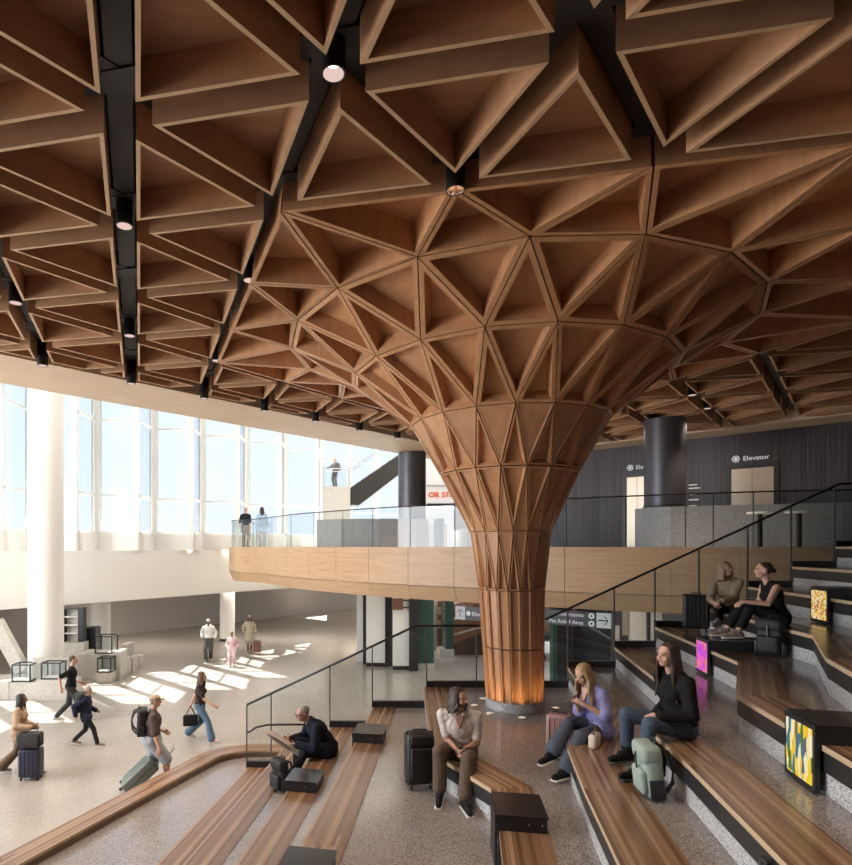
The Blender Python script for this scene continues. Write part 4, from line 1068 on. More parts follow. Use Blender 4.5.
# ------------------------------------------------------------------ side tables with drop panels, light boxes
def side_table(k, yc, ln, label, lit=None, name='side_table', w=0.40, h=0.15, group=None):
    y0, y1 = yc - ln / 2, yc + ln / 2
    a, b = V((xat(k, y1), y1)), V((xat(k, y0), y0))
    d = (b - a).normalized(); n = V((-d.y, d.x))            # n points uphill, away from the drop
    if n.x < 0: n = -n
    root = thing(name, label, 'light box' if lit else 'side table', ((a.x + b.x) / 2, yc, zt(k)))
    zb, zt_ = zt(k) + 0.010, zt(k) + h
    q = [a - n * 0.012, b - n * 0.012, b + n * w, a + n * w]
    wpart('table_block', MB().prism([tuple(p) for p in q], zb, zt_ - 0.012), 'black', root)
    g = 0.012
    qt = [a - n * (0.012 + g) - d * g, b - n * (0.012 + g) + d * g, b + n * (w + g) + d * g, a + n * (w + g) - d * g]
    wpart('table_top', MB().prism([tuple(p) for p in qt], zt_ - 0.012, zt_), 'black_gloss', root)
    t = 0.03 if lit else 0.02
    q = [a - n * 0.016 - n * t, b - n * 0.016 - n * t, b - n * 0.014, a - n * 0.014]
    pn = wpart('drop_panel', MB().prism([tuple(p) for p in q], zt(k - 1) + 0.012, zt_ - 0.012), 'black', root)
    if lit:
        m = 0.035
        aa, bb = a + d * m - n * (0.016 + t), b - d * m - n * (0.016 + t)
        mb = MB().prism([tuple(p) for p in (aa - n * 0.006, bb - n * 0.006, bb, aa)], zt(k - 1) + 0.05, zt_ - 0.05)
        sc = wpart('art_panel', mb, lit, root, 'lit patterned art panel')
    else:
        for f in (0.62, 0.9):
            p = b.lerp(b + n * w, f) + d * 0.004
            wpart('screw', MB().box((p.x, p.y, (zb + zt_) / 2), (0.012, 0.012, 0.012)), 'steel', root)
    return root
M['pink_art'] = emit_cells('pink_art', [(0.9, 0.10, 0.55), (0.72, 0.10, 0.78), (0.95, 0.22, 0.45), (0.9, 0.3, 0.25), (0.62, 0.12, 0.85), (0.95, 0.15, 0.6)], 0.85, 14, (1, 1, 1.0))
M['gold_art'] = emit_cells('gold_art', [(1.0, 0.62, 0.12), (1.0, 0.9, 0.6), (0.75, 0.28, 0.05), (1.0, 0.75, 0.25), (0.55, 0.18, 0.05), (1.0, 0.85, 0.45)], 0.75, 34)
M['glass_art'] = emit_cells('glass_art', [(0.95, 0.62, 0.03), (0.95, 0.85, 0.55), (0.08, 0.20, 0.28), (0.9, 0.55, 0.02), (0.95, 0.8, 0.42), (0.16, 0.14, 0.16), (0.93, 0.68, 0.10), (0.9, 0.82, 0.55), (0.10, 0.2, 0.05), (0.9, 0.6, 0.05)], 0.95, 32, (1.0, 1.0, 0.24))
side_table(6, 5.40, 0.47, 'black box side table on the bench right of the person in white shirt')
side_table(4, 7.93, 0.42, 'black box side table in front of the newspaper reader')
side_table(5, 8.79, 0.46, 'black box side table on the step behind the newspaper reader')
side_table(5, 5.08, 0.46, 'black box side table cut by the bottom edge of the photo')
side_table(9, 8.24, 0.42, 'light box with a glowing pink panel below the two chatting people', 'pink_art', 'light_box', 0.80)
side_table(9, 4.43, 0.42, 'large light box with yellow and blue stained-glass panel at right', 'glass_art', 'light_box', 0.70)
side_table(11, 8.28, 0.42, 'light box with a gold mosaic panel behind the chatting people', 'gold_art', 'light_box', 0.70)
ob = MB(); p = PZ(760, 847, zt(8) - 0.10)
xx = xat(8, 3.5); d_ = (V((xat(8, 3.4), 3.4)) - V((xat(8, 3.6), 3.6))).normalized()
ob.rbox((xx - 0.02, 3.5, zt(8) - 0.115), (0.028, 0.09, 0.09), 0.008, Matrix.Rotation(math.atan2(-d_.x, d_.y), 3, 'Z'))
solo('power_outlet', ob, 'black_gloss', 'small black power outlet on the dark band below the bench at lower right', 'outlet', (xx, 3.5, zt(8) - 0.115))

# ------------------------------------------------------------------ timber ceiling
E3 = math.radians(-11.75)
LAT = 0.5106 * 3.2
U_ = V((math.cos(E3), math.sin(E3))) * LAT
V_ = V((math.cos(E3 + PI / 3), math.sin(E3 + PI / 3))) * LAT
W_ = V_ - U_
N0 = V((-0.0033 * 3.2, 1.278 * 3.2))
HEXC = N0 - U_ + 4 * V_
GAP = 0.118
def node(i, j): return N0 + U_ * i + V_ * j
def clip(poly, n, c):
    out = []
    for i in range(len(poly)):
        a, b = poly[i], poly[(i + 1) % len(poly)]
        da, db = a.dot(n) - c, b.dot(n) - c
        if da <= 0: out.append(a)
        if (da < 0 < db) or (db < 0 < da): out.append(a.lerp(b, da / (da - db)))
    return out
def inset(poly, d):
    n = len(poly)
    if n < 3: return []
    ar = sum(poly[i].x * poly[(i + 1) % n].y - poly[(i + 1) % n].x * poly[i].y for i in range(n)) / 2
    if ar < 0: poly = poly[::-1]; ar = -ar
    q = list(poly)
    for i in range(n):
        a, b = poly[i], poly[(i + 1) % n]
        t = b - a
        if t.length < 1e-6: continue
        t.normalize(); nn = V((t.y, -t.x))
        q = clip(q, nn, a.dot(nn) - d)
        if len(q) < 3: return []
    # drop doubled points
    r = []
    for p in q:
        if not r or (p - r[-1]).length > 0.01: r.append(p)
    if len(r) > 2 and (r[0] - r[-1]).length < 0.01: r.pop()
    return r if len(r) > 2 else []
def parea(p): return abs(sum(p[i].x * p[(i + 1) % len(p)].y - p[(i + 1) % len(p)].x * p[i].y for i in range(len(p)))) / 2
CH, CT = 0.34, 0.034
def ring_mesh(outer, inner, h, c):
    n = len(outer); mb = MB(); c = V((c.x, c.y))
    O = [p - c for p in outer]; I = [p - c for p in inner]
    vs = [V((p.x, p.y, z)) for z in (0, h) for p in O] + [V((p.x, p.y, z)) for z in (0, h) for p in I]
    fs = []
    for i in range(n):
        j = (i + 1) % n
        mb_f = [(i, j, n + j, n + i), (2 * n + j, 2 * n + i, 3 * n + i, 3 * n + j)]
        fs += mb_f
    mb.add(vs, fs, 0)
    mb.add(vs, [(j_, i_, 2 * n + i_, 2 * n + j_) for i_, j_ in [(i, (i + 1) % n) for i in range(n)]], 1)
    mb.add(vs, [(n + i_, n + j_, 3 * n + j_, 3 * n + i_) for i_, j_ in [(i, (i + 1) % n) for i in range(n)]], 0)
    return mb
CLIPS = [(V((-1, 1)).normalized(), 15.35 / math.sqrt(2)), (V((1, 1)).normalized(), 26.6 / math.sqrt(2)), (V((0, -1)), -0.6), (V((-1, 0)), 11.0), (V((1, 0)), 15.0)]
def in_frame(poly):
    xs = [PX + F * p.x / max(p.y, 0.3) for p in poly]; ys = [HY - F * 3.2 / max(p.y, 0.3) for p in poly]
    return max(xs) > -160 and min(xs) < 1010 and max(ys) > -330
full = {}
n_coffers = 0
CLAB = 'triangular timber ceiling coffer with pale board edges'
hexcorners = [HEXC + (Matrix.Rotation(E3 + k * PI / 3, 2) @ V((3 * LAT, 0))) for k in range(6)]
def in_hex(p):
    q = p - HEXC
    return all(q.dot(Matrix.Rotation(E3 + PI / 6 + k * PI / 3, 2) @ V((1, 0))) < 3 * LAT * math.sqrt(3) / 2 - 0.05 for k in range(6))
for i in range(-14, 22):
    for j in range(-6, 22):
        for up in (0, 1):
            a = node(i, j)
            tri = [a, a + U_, a + V_] if up else [a + U_, a + U_ + V_, a + V_]
            cen = (tri[0] + tri[1] + tri[2]) / 3
            if cen.y < 0.3 or in_hex(cen): continue
            poly = tri
            for nn, c in CLIPS:
                poly = clip(poly, nn, c)
                if len(poly) < 3: break
            if len(poly) < 3 or parea(poly) < 0.12: continue
            if not in_frame(poly): continue
            whole = parea(poly) > parea(tri) * 0.999
            if whole and up in full:
                src = full[up]
                o = src.copy(); COL.objects.link(o); o.location = (cen.x, cen.y, CZ)
                for ch in src.children:
                    k = ch.copy(); COL.objects.link(k); k.parent = o
            else:
                out = inset(poly, GAP); inn = inset(poly, GAP + CT)
                if len(out) < 3 or len(inn) != len(out) or parea(inn) < 0.03: continue
                c = cen
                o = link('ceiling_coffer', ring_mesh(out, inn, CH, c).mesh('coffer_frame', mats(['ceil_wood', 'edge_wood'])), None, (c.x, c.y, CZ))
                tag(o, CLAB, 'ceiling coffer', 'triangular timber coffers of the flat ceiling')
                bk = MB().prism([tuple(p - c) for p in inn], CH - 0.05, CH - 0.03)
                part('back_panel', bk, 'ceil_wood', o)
                if whole: full[up] = o
            n_coffers += 1
# black void above, its trays and the pale soffit round the edge
ro = [(-13.6, 4.4), (-13.6, -1.5), (17.0, -1.5), (17.0, 11.15), (5.05, 23.1)]
struct('ceiling', MB().prism(ro, CZ + 0.52, CZ + 0.7), 'slot')
trays = MB()
for kind in range(3):
    dirs = [(U_, V_), (V_, U_), (W_, U_)][kind]
    d, s_ = dirs
    for q in range(-40, 42):
        p0 = N0 + s_ * q
        dn = d.normalized()
        # clip the infinite line to the outline
        lo, hi = -60, 60
        for nn, c in CLIPS:
            den = dn.dot(nn); num = c - p0.dot(nn)
            if abs(den) < 1e-6:
                if num < 0: lo, hi = 1, 0
            elif den > 0: hi = min(hi, num / den)
            else: lo = max(lo, num / den)
        if hi - lo < 0.3: continue
        segs = [(lo, hi)]
        # leave out the run through the tree's crown
        l2, h2 = -60, 60
        for k in range(6):
            nn = Matrix.Rotation(E3 + PI / 6 + k * PI / 3, 2) @ V((1, 0)); c = HEXC.dot(nn) + 3 * LAT * math.sqrt(3) / 2 - 0.1
            den = dn.dot(nn); num = c - p0.dot(nn)
            if abs(den) < 1e-6:
                if num < 0: l2, h2 = 1, 0
            elif den > 0: h2 = min(h2, num / den)
            else: l2 = max(l2, num / den)
        if h2 > l2:
            segs = [(lo, min(hi, l2)), (max(lo, h2), hi)]
        for a, b in segs:
            if b - a < 0.2: continue
            A, B = p0 + dn * a, p0 + dn * b
            c = (A + B) / 2
            trays.box((c.x, c.y, CZ + 0.36 + 0.01 * kind), ((B - A).length, 0.19, 0.16), 0, Matrix.Rotation(math.atan2(dn.y, dn.x), 3, 'Z'))
struct('trim_1', trays, 'slot')
sof = MB()
nl = V((-1, 1)).normalized(); 
sof.prism([(-12.75, 2.6), (-13.3, 4.75), (5.05, 23.1), (17, 11.15), (17, 9.6), (5.625, 20.975), ], CZ - 0.01, CZ + 0.5)
struct('trim_2', sof, 'soffit_wood')

# recessed cylinder downlights hanging in the slots
lights = [(0, 0), (-2, 2), (-4, 4), (-6, 6), (0, 1), (-2, 1), (-4, 3), (-6, 5), (-8, 7), (-6, 4), (-8, 6), (-7, 7), (-8, 8), (7 - 7, 14 - 7)]
LN = [N0, N0 + W_ * 2, N0 + W_ * 4, N0 + W_ * 6, N0 + V_, N0 - U_ + W_, N0 - U_ + W_ * 3, N0 - U_ + W_ * 5, N0 - U_ * 2 + W_ * 4, N0 - U_ * 2 + W_ * 2,
      N0 + U_ * 7 + W_ * 7, N0 + U_ * 8 + W_ * 8, N0 + U_ * 2, N0 + U_ * 8 + W_ * 3, N0 - W_ * 1.5 + U_ * 2, N0 - W_ * 1.5 + U_ * 4, N0 - W_ * 1.5 + U_ * 6, N0 + U_ * 8 - W_, N0 + U_ * 9 + W_]  # out-of-view downlights ending the list are added to brighten the right side
for i_ in range(-3, 7):
    q_ = N0 + U_ * i_; k_ = (15.0 - (q_.y - q_.x)) / (W_.y - W_.x)
    LN = [p for p in LN if (p - (q_ + W_ * k_)).length > 0.8] + [q_ + W_ * k_]
lamp_first = None
for p in LN:
    if lamp_first is None:
        r_ = thing('downlight', 'black cylinder downlight hanging between ceiling coffers', 'light', (p.x, p.y, CZ + 0.09), 0, 'black cylinder downlights in the ceiling slots')
        r0 = 0.085
        part('housing', MB().lathe([(r0, -0.03), (r0, 0.40), (r0 - 0.012, 0.40), (r0 - 0.012, -0.03), (r0, -0.03)], 24, cap=False), 'black', r_)
        part('reflector', MB().lathe([(r0 - 0.013, -0.028), (r0 - 0.03, 0.06)], 24, cap=False), 'lamp_cone', r_) if 'lamp_cone' in M else None
        part('lens', MB().lathe([(r0 - 0.03, 0.055), (r0 - 0.03, 0.065)], 20), 'lamp', r_)
        lamp_first = r_
    else:
        r_ = copy_tree(lamp_first); r_.location = (p.x, p.y, CZ + 0.06)
    if (p - (N0 + V_)).length < 0.05: r_.location.z = CZ + 0.02
    # the far lamps at the soffit hang lower
    if p.y > 8.5 and abs((p.y - p.x) - 15.0) < 0.1: r_.location.z = CZ - 0.10

# ------------------------------------------------------------------ the tree column
BASE = V((2.79, 9.2))
TOPC = V((2.62, 9.16))
DPH = E3 - PI / 2          # direction towards the seats (a phase-0 node)
def rc(z): t = (z - 2.1) / (7.7 - 2.1); return BASE.lerp(TOPC, t)
rings = []
hexn = []
for k in range(6):
    a, b = hexcorners[(k + 3) % 6], hexcorners[(k + 4) % 6]
    for t in range(3): hexn.append(a.lerp(b, t / 3))
hexn = sorted(hexn, key=lambda p: (math.atan2((p - HEXC).y, (p - HEXC).x) - DPH) % (2 * PI))
def ring(r, z, half):
    c = rc(z)
    return [V((c.x + r * math.cos(DPH + (k + (0.5 if half else 0)) * 2 * PI / 18), c.y + r * math.sin(DPH + (k + (0.5 if half else 0)) * 2 * PI / 18), z)) for k in range(18)]
S2 = 3.2
RG = [[V((p.x, p.y, CZ)) for p in hexn], ring(1.03 * S2, 7.71, False), ring(0.736 * S2, EYE + 0.81 * S2, True), ring(0.458 * S2, EYE + 0.588 * S2, False),
      ring(0.323 * S2, EYE + 0.351 * S2, True), ring(0.19 * S2, EYE + 0.0723 * S2, False), ring(0.1557 * S2, EYE - 0.205 * S2, True)]
tree = thing('tree_column', 'flaring timber lattice column spreading into the ceiling like a tree', 'column', (BASE.x, BASE.y, zt(6)))
def inset3(P, d):
    n = (P[1] - P[0]).cross(P[2] - P[0]).normalized()
    L = [(P[(i + 1) % 3] - P[i]).normalized() for i in range(3)]
    out = []
    for i in range(3):
        a, b = -L[i - 1], L[i]
        ang = a.angle(b); bis = (a + b).normalized()
        out.append(P[i] + bis * (d / math.sin(ang / 2)))
    return out
def panel(P, nrm, gap, t, depth, slope, flush=False):
    """one timber panel: a frame facing nrm, its inner field set back by depth"""
    O = inset3(P, gap)
    per = sum((P[i] - P[i - 1]).length for i in range(3)); ar = (P[1] - P[0]).cross(P[2] - P[0]).length / 2
    rin = 2 * ar / per
    t = min(t, rin * 0.45); slope = min(slope, rin * 0.25)
    mb = MB()
    I = inset3(P, gap + t); B = [p - nrm * depth for p in inset3(P, gap + t + slope)]
    K = [p - nrm * (depth + 0.02) for p in O]
    vs = O + I + B + K
    fs = []; fe = []
    for i in range(3):
        j = (i + 1) % 3
        fe.append((i, j, 3 + j, 3 + i)); fs.append((3 + i, 3 + j, 6 + j, 6 + i)); fs.append((j, i, 9 + i, 9 + j))
    fs.append((6, 7, 8)); fs.append((11, 10, 9))
    if (P[1] - P[0]).cross(P[2] - P[0]).dot(nrm) < 0:
        fs = [f[::-1] for f in fs]; fe = [f[::-1] for f in fe]
    mb.add(vs, fs, 0); mb.add(vs, fe, 1)
    return mb
M['tree_edge'] = wood('tree_edge', (0.46, 0.235, 0.115), (0.60, 0.34, 0.175), (9, 9, 2), 0.4, rnd=0.06)
# strip: name, gap, t, depth, slope for (wide-top panels) and (wide-bottom panels)
STR = [('canopy_coffer', (0.008, 0.045, 0.30, 0.02), (0.008, 0.045, 0.30, 0.02)), ('crown_coffer', (0.007, 0.058, 0.20, 0.035), (0.007, 0.058, 0.20, 0.035)),
       ('neck_coffer', (0.006, 0.048, 0.13, 0.03), (0.006, 0.048, 0.13, 0.03)), ('throat_panel', (0.006, 0.02, 0.006, 0.004), (0.010, 0.022, 0.07, 0.03)),
       ('trunk_panel', (0.008, 0.02, 0.045, 0.02), (0.008, 0.016, 0.008, 0.004)), ('waist_panel', (0.006, 0.014, 0.008, 0.004), (0.012, 0.012, 0.05, 0.02))]
for sidx, (nm, A_, B_) in enumerate(STR):
    up_, lo_ = RG[sidx], RG[sidx + 1]
    half_up = sidx % 2 == 0
    for k in range(18):
        if half_up:   # upper nodes at k+.5, lower at k
            t1 = (up_[k], up_[(k + 1) % 18], lo_[(k + 1) % 18]); t2 = (lo_[k], lo_[(k + 1) % 18], up_[k])
        else:
            t1 = (up_[k], up_[(k + 1) % 18], lo_[k]); t2 = (lo_[k], lo_[(k + 1) % 18], up_[(k + 1) % 18])
        for tri, prm in ((t1, A_), (t2, B_)):
            n = (tri[1] - tri[0]).cross(tri[2] - tri[0]).normalized()
            cc = (tri[0] + tri[1] + tri[2]) / 3; ax = rc(cc.z)
            outw = V((cc.x - ax.x, cc.y - ax.y, -1.5 * max(0.0, (cc.z - 5.5)) - 0.05))
            if n.dot(outw) < 0: n = -n
            wpart(nm, panel(list(tri), n, *prm), ['tree_wood', 'tree_edge'], tree)
# dark core that shows in the seams
prof = []
for rg, z in ((0.36, zt(6) + 0.05), (0.1557 * S2 - 0.06, EYE - 0.205 * S2), (0.19 * S2 - 0.075, EYE + 0.0723 * S2), (0.323 * S2 - 0.13, EYE + 0.351 * S2 + 0.04), (0.458 * S2 - 0.24, EYE + 0.588 * S2 + 0.08), (0.736 * S2 - 0.4, EYE + 0.81 * S2 + 0.24), (1.03 * S2 - 0.3, 8.06), (4.2, 8.26)):
    prof.append((rg, z))
mbc = MB(); nseg = 36; vs = []
for r_, z in prof:
    c = rc(min(z, 7.7))
    vs += [V((c.x + r_ * math.cos(2 * PI * j / nseg), c.y + r_ * math.sin(2 * PI * j / nseg), z)) for j in range(nseg)]
fs = [(i * nseg + j, i * nseg + (j + 1) % nseg, (i + 1) * nseg + (j + 1) % nseg, (i + 1) * nseg + j) for i in range(len(prof) - 1) for j in range(nseg)]
mbc.add(vs, fs); wpart('core', mbc, 'brown', tree)
# pleated shaft: staves with raised fins, two courses
zf = EYE - 0.205 * S2; zb = zt(6) + 0.145; zs = 3.07
for k in range(18):
    for (za, zc) in ((zb, zs - 0.012), (zs + 0.012, zf - 0.004)):
        def rad(z): return 0.432 + (0.1557 * S2 - 0.432) * (z - zb) / (zf - zb)
        mb = MB(); a0 = DPH + (k + 0.5) * 2 * PI / 18; a1 = DPH + (k + 1.5) * 2 * PI / 18
        sec = [(0.0, -0.085), (0.03, 0.0), (0.13, 0.0), (0.20, -0.03), (0.80, -0.03), (0.87, 0.0), (0.97, 0.0), (1.0, -0.085)]
        rows = []
        for z in (za, zc):
            c = rc(z)
            rows.append([V((c.x + (rad(z) + d) * math.cos(a0 + (a1 - a0) * t), c.y + (rad(z) + d) * math.sin(a0 + (a1 - a0) * t), z)) for t, d in sec])
        n = len(sec)
        mb.add(rows[0] + rows[1], [(i, i + 1, n + i + 1, n + i) for i in range(n - 1)] + [(n - 1, 0, n, 2 * n - 1), list(range(n))[::-1], list(range(n, 2 * n))])
        wpart('shaft_stave', mb, 'tree_wood', tree)
mb = MB().lathe([(0.44, 0.0), (0.44, 0.13), (0.40, 0.145)], 40, (BASE.x, BASE.y, zt(6) + 0.001))
wpart('stone_plinth', mb, 'grey_stone', tree, 'grey terrazzo plinth')
# little uplights sunk in the floor round it
for k in range(8):
    a = DPH + (k + 0.1) * 2 * PI / 8
    p = BASE + V((math.cos(a), math.sin(a))) * 0.61
    if k == 0:
        ul = thing('floor_uplight', 'round steel uplight sunk in the terrazzo around the tree column base', 'light', (p.x, p.y, zt(6)), 0, 'uplights around the column base')
        part('bezel', MB().lathe([(0.062, 0.0), (0.062, 0.006), (0.045, 0.008), (0.045, 0.0)], 24), 'steel', ul)
        part('lens', MB().lathe([(0.044, 0.004), (0.044, 0.009)], 20), 'uplamp', ul)
    else:
        u2 = copy_tree(ul); u2.location = (p.x, p.y, zt(6))
# ------------------------------------------------------------------ glazed facade: a sawtooth of tall panes
STEPX = 1.77
def bay_y(i):
    t = [16.6, 18.6, 20.5, 22.4, 24.1, 25.9, 27.4, 29.2, 30.9, 34.6, 36.6, 38.6, 40.6, 42.6]
    j = i + 3
    return t[j] if 0 <= j < len(t) else (t[0] + (j * 1.9) if j < 0 else t[-1] + (j - 13) * 2)
def bay_x(i): return -9.72 + (i - 1) * STEPX
ZS, ZT = 5.15, 12.4
wi = 0
for i in range(-6, 9):
    x0, x1, y, yn = bay_x(i), bay_x(i + 1), bay_y(i), bay_y(i + 1)
    wi += 1
    fr = MB()
    w = 0.09
    fr.mm((x0, y - w, ZS), (x0 + 0.20, y + w, ZT)); fr.mm((x1 - 0.20, y - w, ZS), (x1, y + w, ZT))
    zl = 4.6 + 51.3 * 24.1 / F; zh = 4.6 + 126.5 * 24.1 / F
    for z in (ZS + 0.05, zl, zh, ZT - 0.05):
        fr.mm((x0 + 0.20, y - 0.05, z - 0.05), (x1 - 0.20, y + 0.05, z + 0.05))
    # return side of the bay
    fr.mm((x1 - 0.06, yn - 0.30, ZS), (x1 + 0.06, yn - 0.10, ZT))
    for z in (ZS + 0.05, zl, zh, ZT - 0.05):
        fr.mm((x1 - 0.04, y + 0.1, z - 0.05), (x1 + 0.04, yn - 0.1, z + 0.05))
    wo = struct('window_%d' % wi, fr, 'mullion')
    gl = MB().mm((x0 + 0.20, y - 0.012, ZS + 0.1), (x1 - 0.20, y + 0.012, ZT - 0.1))
    part('pane', gl, 'win_glass', wo)
    part('side_pane', MB().mm((x1 - 0.012, y + 0.1, ZS + 0.1), (x1 + 0.012, yn - 0.32, ZT - 0.1)), 'win_glass', wo)
# white parapet under the glazing, following the bays
par = MB()
for i in range(-6, 9):
    x0, x1, y, yn = bay_x(i), bay_x(i + 1), bay_y(i), bay_y(i + 1)
    par.mm((x0, y - 0.14, 4.46), (x1 + 0.001, y + 0.14, ZS)); par.mm((x1 - 0.14, y + 0.14, 4.46), (x1 + 0.14, yn - 0.14, ZS))
struct('trim_3', par, 'white')
# roof over the glazed atrium
struct('ceiling', MB().prism([(-23, -8.0), (-23, 9.0), (bay_x(-6), bay_y(-6) + 0.2)] + [(bay_x(i) + dx, bay_y(i + dq) + 0.1) for i in range(-6, 9) for dx, dq in ((0.0, 0), (STEPX - 0.02, 0))] + [(bay_x(9), 46), (9, 46), (9, 26), (-16.5, 1.2)], 12.4, 12.6), 'white')
struct('wall_upper', MB().prism([(-13.0, 5.06), (5.05, 23.12), (5.3, 22.9), (-12.75, 4.8)], CZ + 0.5, 12.4), 'white')
# white bulkhead in front of the parapet, its lower edge over the hall
bl = [(-20, 10.0), (-11.4, 20.2), (-9.3, 22.6), (-7.5, 24.8), (-5.6, 27.2), (-3.6, 29.5), (-1.5, 31.8), (1.5, 35)]
bk = [((x + y - 42.45) / 2, (x + y + 42.45) / 2) for x, y in bl]  # back edge carried to the rear wall to block a stray sun stripe
struct('wall_far', MB().prism(bl + bk[::-1], 2.46, 4.46), 'white')
# grey back wall of the lower hall
struct('wall_back', MB().prism([(-24, 18.4), (4, 46.4), (4, 46.9), (-24, 18.9)], 0.0, 2.5), 'grey_wall')

struct('ceiling', MB().prism([(-1.9, 34.1), (5.5, 34.1), (5.5, 23.4), (22, 23.4), (22, 52), (-1.9, 52)], 3.32, 3.6), 'white')  # added slab over the unseen lower hall, blocks a sun leak
# enclosure of the hall behind and beside the seats
struct('wall_rear', MB().mm((-13.5, -1.6, 0), (17, -1.3, 8.3)), 'ribbed')
struct('wall_right', MB().mm((14.6, -1.3, 0), (15.0, 14.2, 8.3)), 'ribbed')

# ------------------------------------------------------------------ elevator wall at upper right
A_, B_ = V((4.7, 23.45)), V((15.0, 13.15))
dd = (B_ - A_).normalized(); nn = V((-dd.y, dd.x)) * -1     # facing the hall
if nn.y > 0: nn = -nn
def wp(px):
    r = (px - PX) / F
    t = (r * A_.y - A_.x) / (dd.x - r * dd.y); return t
def wall_quad(mb, t0, t1, z0, z1, off=0.0, mi=0, uv=True):
    a, b = A_ + dd * t0 + nn * off, A_ + dd * t1 + nn * off
    vs = [V((a.x, a.y, z0)), V((b.x, b.y, z0)), V((b.x, b.y, z1)), V((a.x, a.y, z1))]
    mb.add(vs, [(0, 1, 2, 3)], mi, False, [[(t0, z0), (t1, z0), (t1, z1), (t0, z1)]])
def wall_box(mb, t0, t1, z0, z1, o0, o1, mi=0):
    c = A_ + dd * (t0 + t1) / 2 + nn * (o0 + o1) / 2
    return mb.box((c.x, c.y, (z0 + z1) / 2), (t1 - t0, abs(o1 - o0), z1 - z0), mi, Matrix.Rotation(math.atan2(dd.y, dd.x), 3, 'Z'))
ew = MB(); wall_box(ew, 0, (B_ - A_).length, 4.585, 8.3, -0.3, 0.0)
L_ = (B_ - A_).length
seam = [0.0, wp(563), wp(621), wp(726), wp(806), wp(850), L_]
for a, b in zip(seam, seam[1:]): wall_quad(ew, a + 0.01, b - 0.01, 4.59, 8.25, 0.012)
struct('wall_elevator', ew, 'ribbed')
def elevator(p0, p1, label):
    t0, t1 = wp(p0), wp(p1)
    c = A_ + dd * (t0 + t1) / 2
    e = thing('elevator_door', label, 'elevator', (c.x, c.y, 4.6))
    fr = MB(); wall_box(fr, t0 - 0.12, t0, 4.6, 6.92, 0.0, 0.06); wall_box(fr, t1, t1 + 0.12, 4.6, 6.92, 0.0, 0.06); wall_box(fr, t0, t1, 6.80, 6.92, 0.0, 0.06)
    wpart('frame', fr, 'black', e)
    tm = (t0 + t1) / 2
    for a, b in ((t0, tm - 0.006), (tm + 0.006, t1)):
        d = MB(); wall_box(d, a, b, 4.605, 6.80, 0.012, 0.035); wpart('door_leaf', d, 'door_metal', e)
    return e
elevator(731.5, 774, 'elevator door under the fully visible elevator sign')
elevator(627, 648, 'elevator door half hidden behind the dark round column')
def wall_text(body, px, z, size, lab, cat='sign', icon=True):
    t = wp(px); c = A_ + dd * t + nn * 0.03
    s = thing('wall_sign', lab, cat, (c.x, c.y, z))
    me = text_mesh(body, size, 'text_white')
    o = link('lettering', me, s); o.rotation_euler = (PI / 2, 0, math.atan2(dd.y, dd.x)); o.location = (dd.x * 0.05, dd.y * 0.05, 0)
    ic = MB(); r = size * 0.52
    def P2(u, v, o_=0.0): q = dd * u + nn * o_; return V((q.x, q.y, v))
    cx, cy = -r * 1.25, size * 0.35
    for ra, rb in ((r, r * 0.76), (r * 0.55, 0.0)):
        n = 24; vs = []
        for k in range(n):
            a = 2 * PI * k / n; vs += [P2(cx + ra * math.cos(a), cy + ra * math.sin(a), 0.004), P2(cx + rb * math.cos(a), cy + rb * math.sin(a), 0.004)]
        ic.add(vs, [(2 * k, 2 * ((k + 1) % n), 2 * ((k + 1) % n) + 1, 2 * k + 1) for k in range(n)])
    part('symbol', ic, 'text_white', s)
wall_text('Elevator', 741.0, 4.6 + 86.8 * 16.55 / F, 0.182, 'white elevator lettering with round symbol on dark wall at upper right')
wall_text('Elevator', 634.5, 4.6 + 77.5 * 18.7 / F, 0.182, 'white elevator lettering partly hidden behind the dark round column')
# small directory of raised lines
t = wp(689.0); c = A_ + dd * t
ds = thing('directory_sign', 'small white directory lines on the dark wall right of the round column', 'sign', (c.x, c.y, 5.7))
for k, (z, ln) in enumerate(((6.42, .22), (6.32, .30), (6.14, .18), (5.98, .26), (5.8, .2))):
    d = MB(); wall_box(d, t, t + ln, z, z + 0.035, 0.012, 0.03); wpart('line', d, 'white', ds)

# dark round columns on the mezzanine and the grey stone walls that wrap them
def round_col(px, dpx, y, z0, lab):
    x = (px - PX) / F * y; r = dpx / F * y / 2
    t = thing('round_column', lab, 'column', (x, y, z0))
    part('shaft', MB().lathe([(r, 0.0), (r, CZ - z0 - 0.02)], 40), 'dark_metal', t)
    part('base_ring', MB().lathe([(r + 0.02, 0.0), (r + 0.02, 0.05)], 40), 'black', t)
    return V((x, y)), r
cR, rR = round_col(665, 37.5, 14.85, 5.592, 'shiny dark round column on the stone counter at right of the tree column')
cL, rL = round_col(412, 27.5, 20.1, 5.52, 'shiny dark round column on the stone counter at left of the tree column')
def counter(pts, h, lab, th=0.9):
    q = offset_line(pts, -th)
    return solo('stone_counter', MB().prism([tuple(p) for p in pts] + [tuple(p) for p in reversed(q)], 4.586, 4.6 + h), 'grey_stone', lab, 'counter', (pts[0][0], pts[0][1], 4.586))
ptsR = [(cR.x - 0.50, cR.y + 0.5), (cR.x - 0.50, cR.y + 0.1), (cR.x - 0.38, cR.y - 0.32), (cR.x - 0.15, cR.y - 0.52), (cR.x + 0.1, cR.y - 0.60), (9.6, 13.75), (11.2, 13.1), (12.6, 12.75), (14.2, 12.6)]
counter(ptsR, 0.98, 'speckled grey stone counter wrapping the right round column', 1.15)
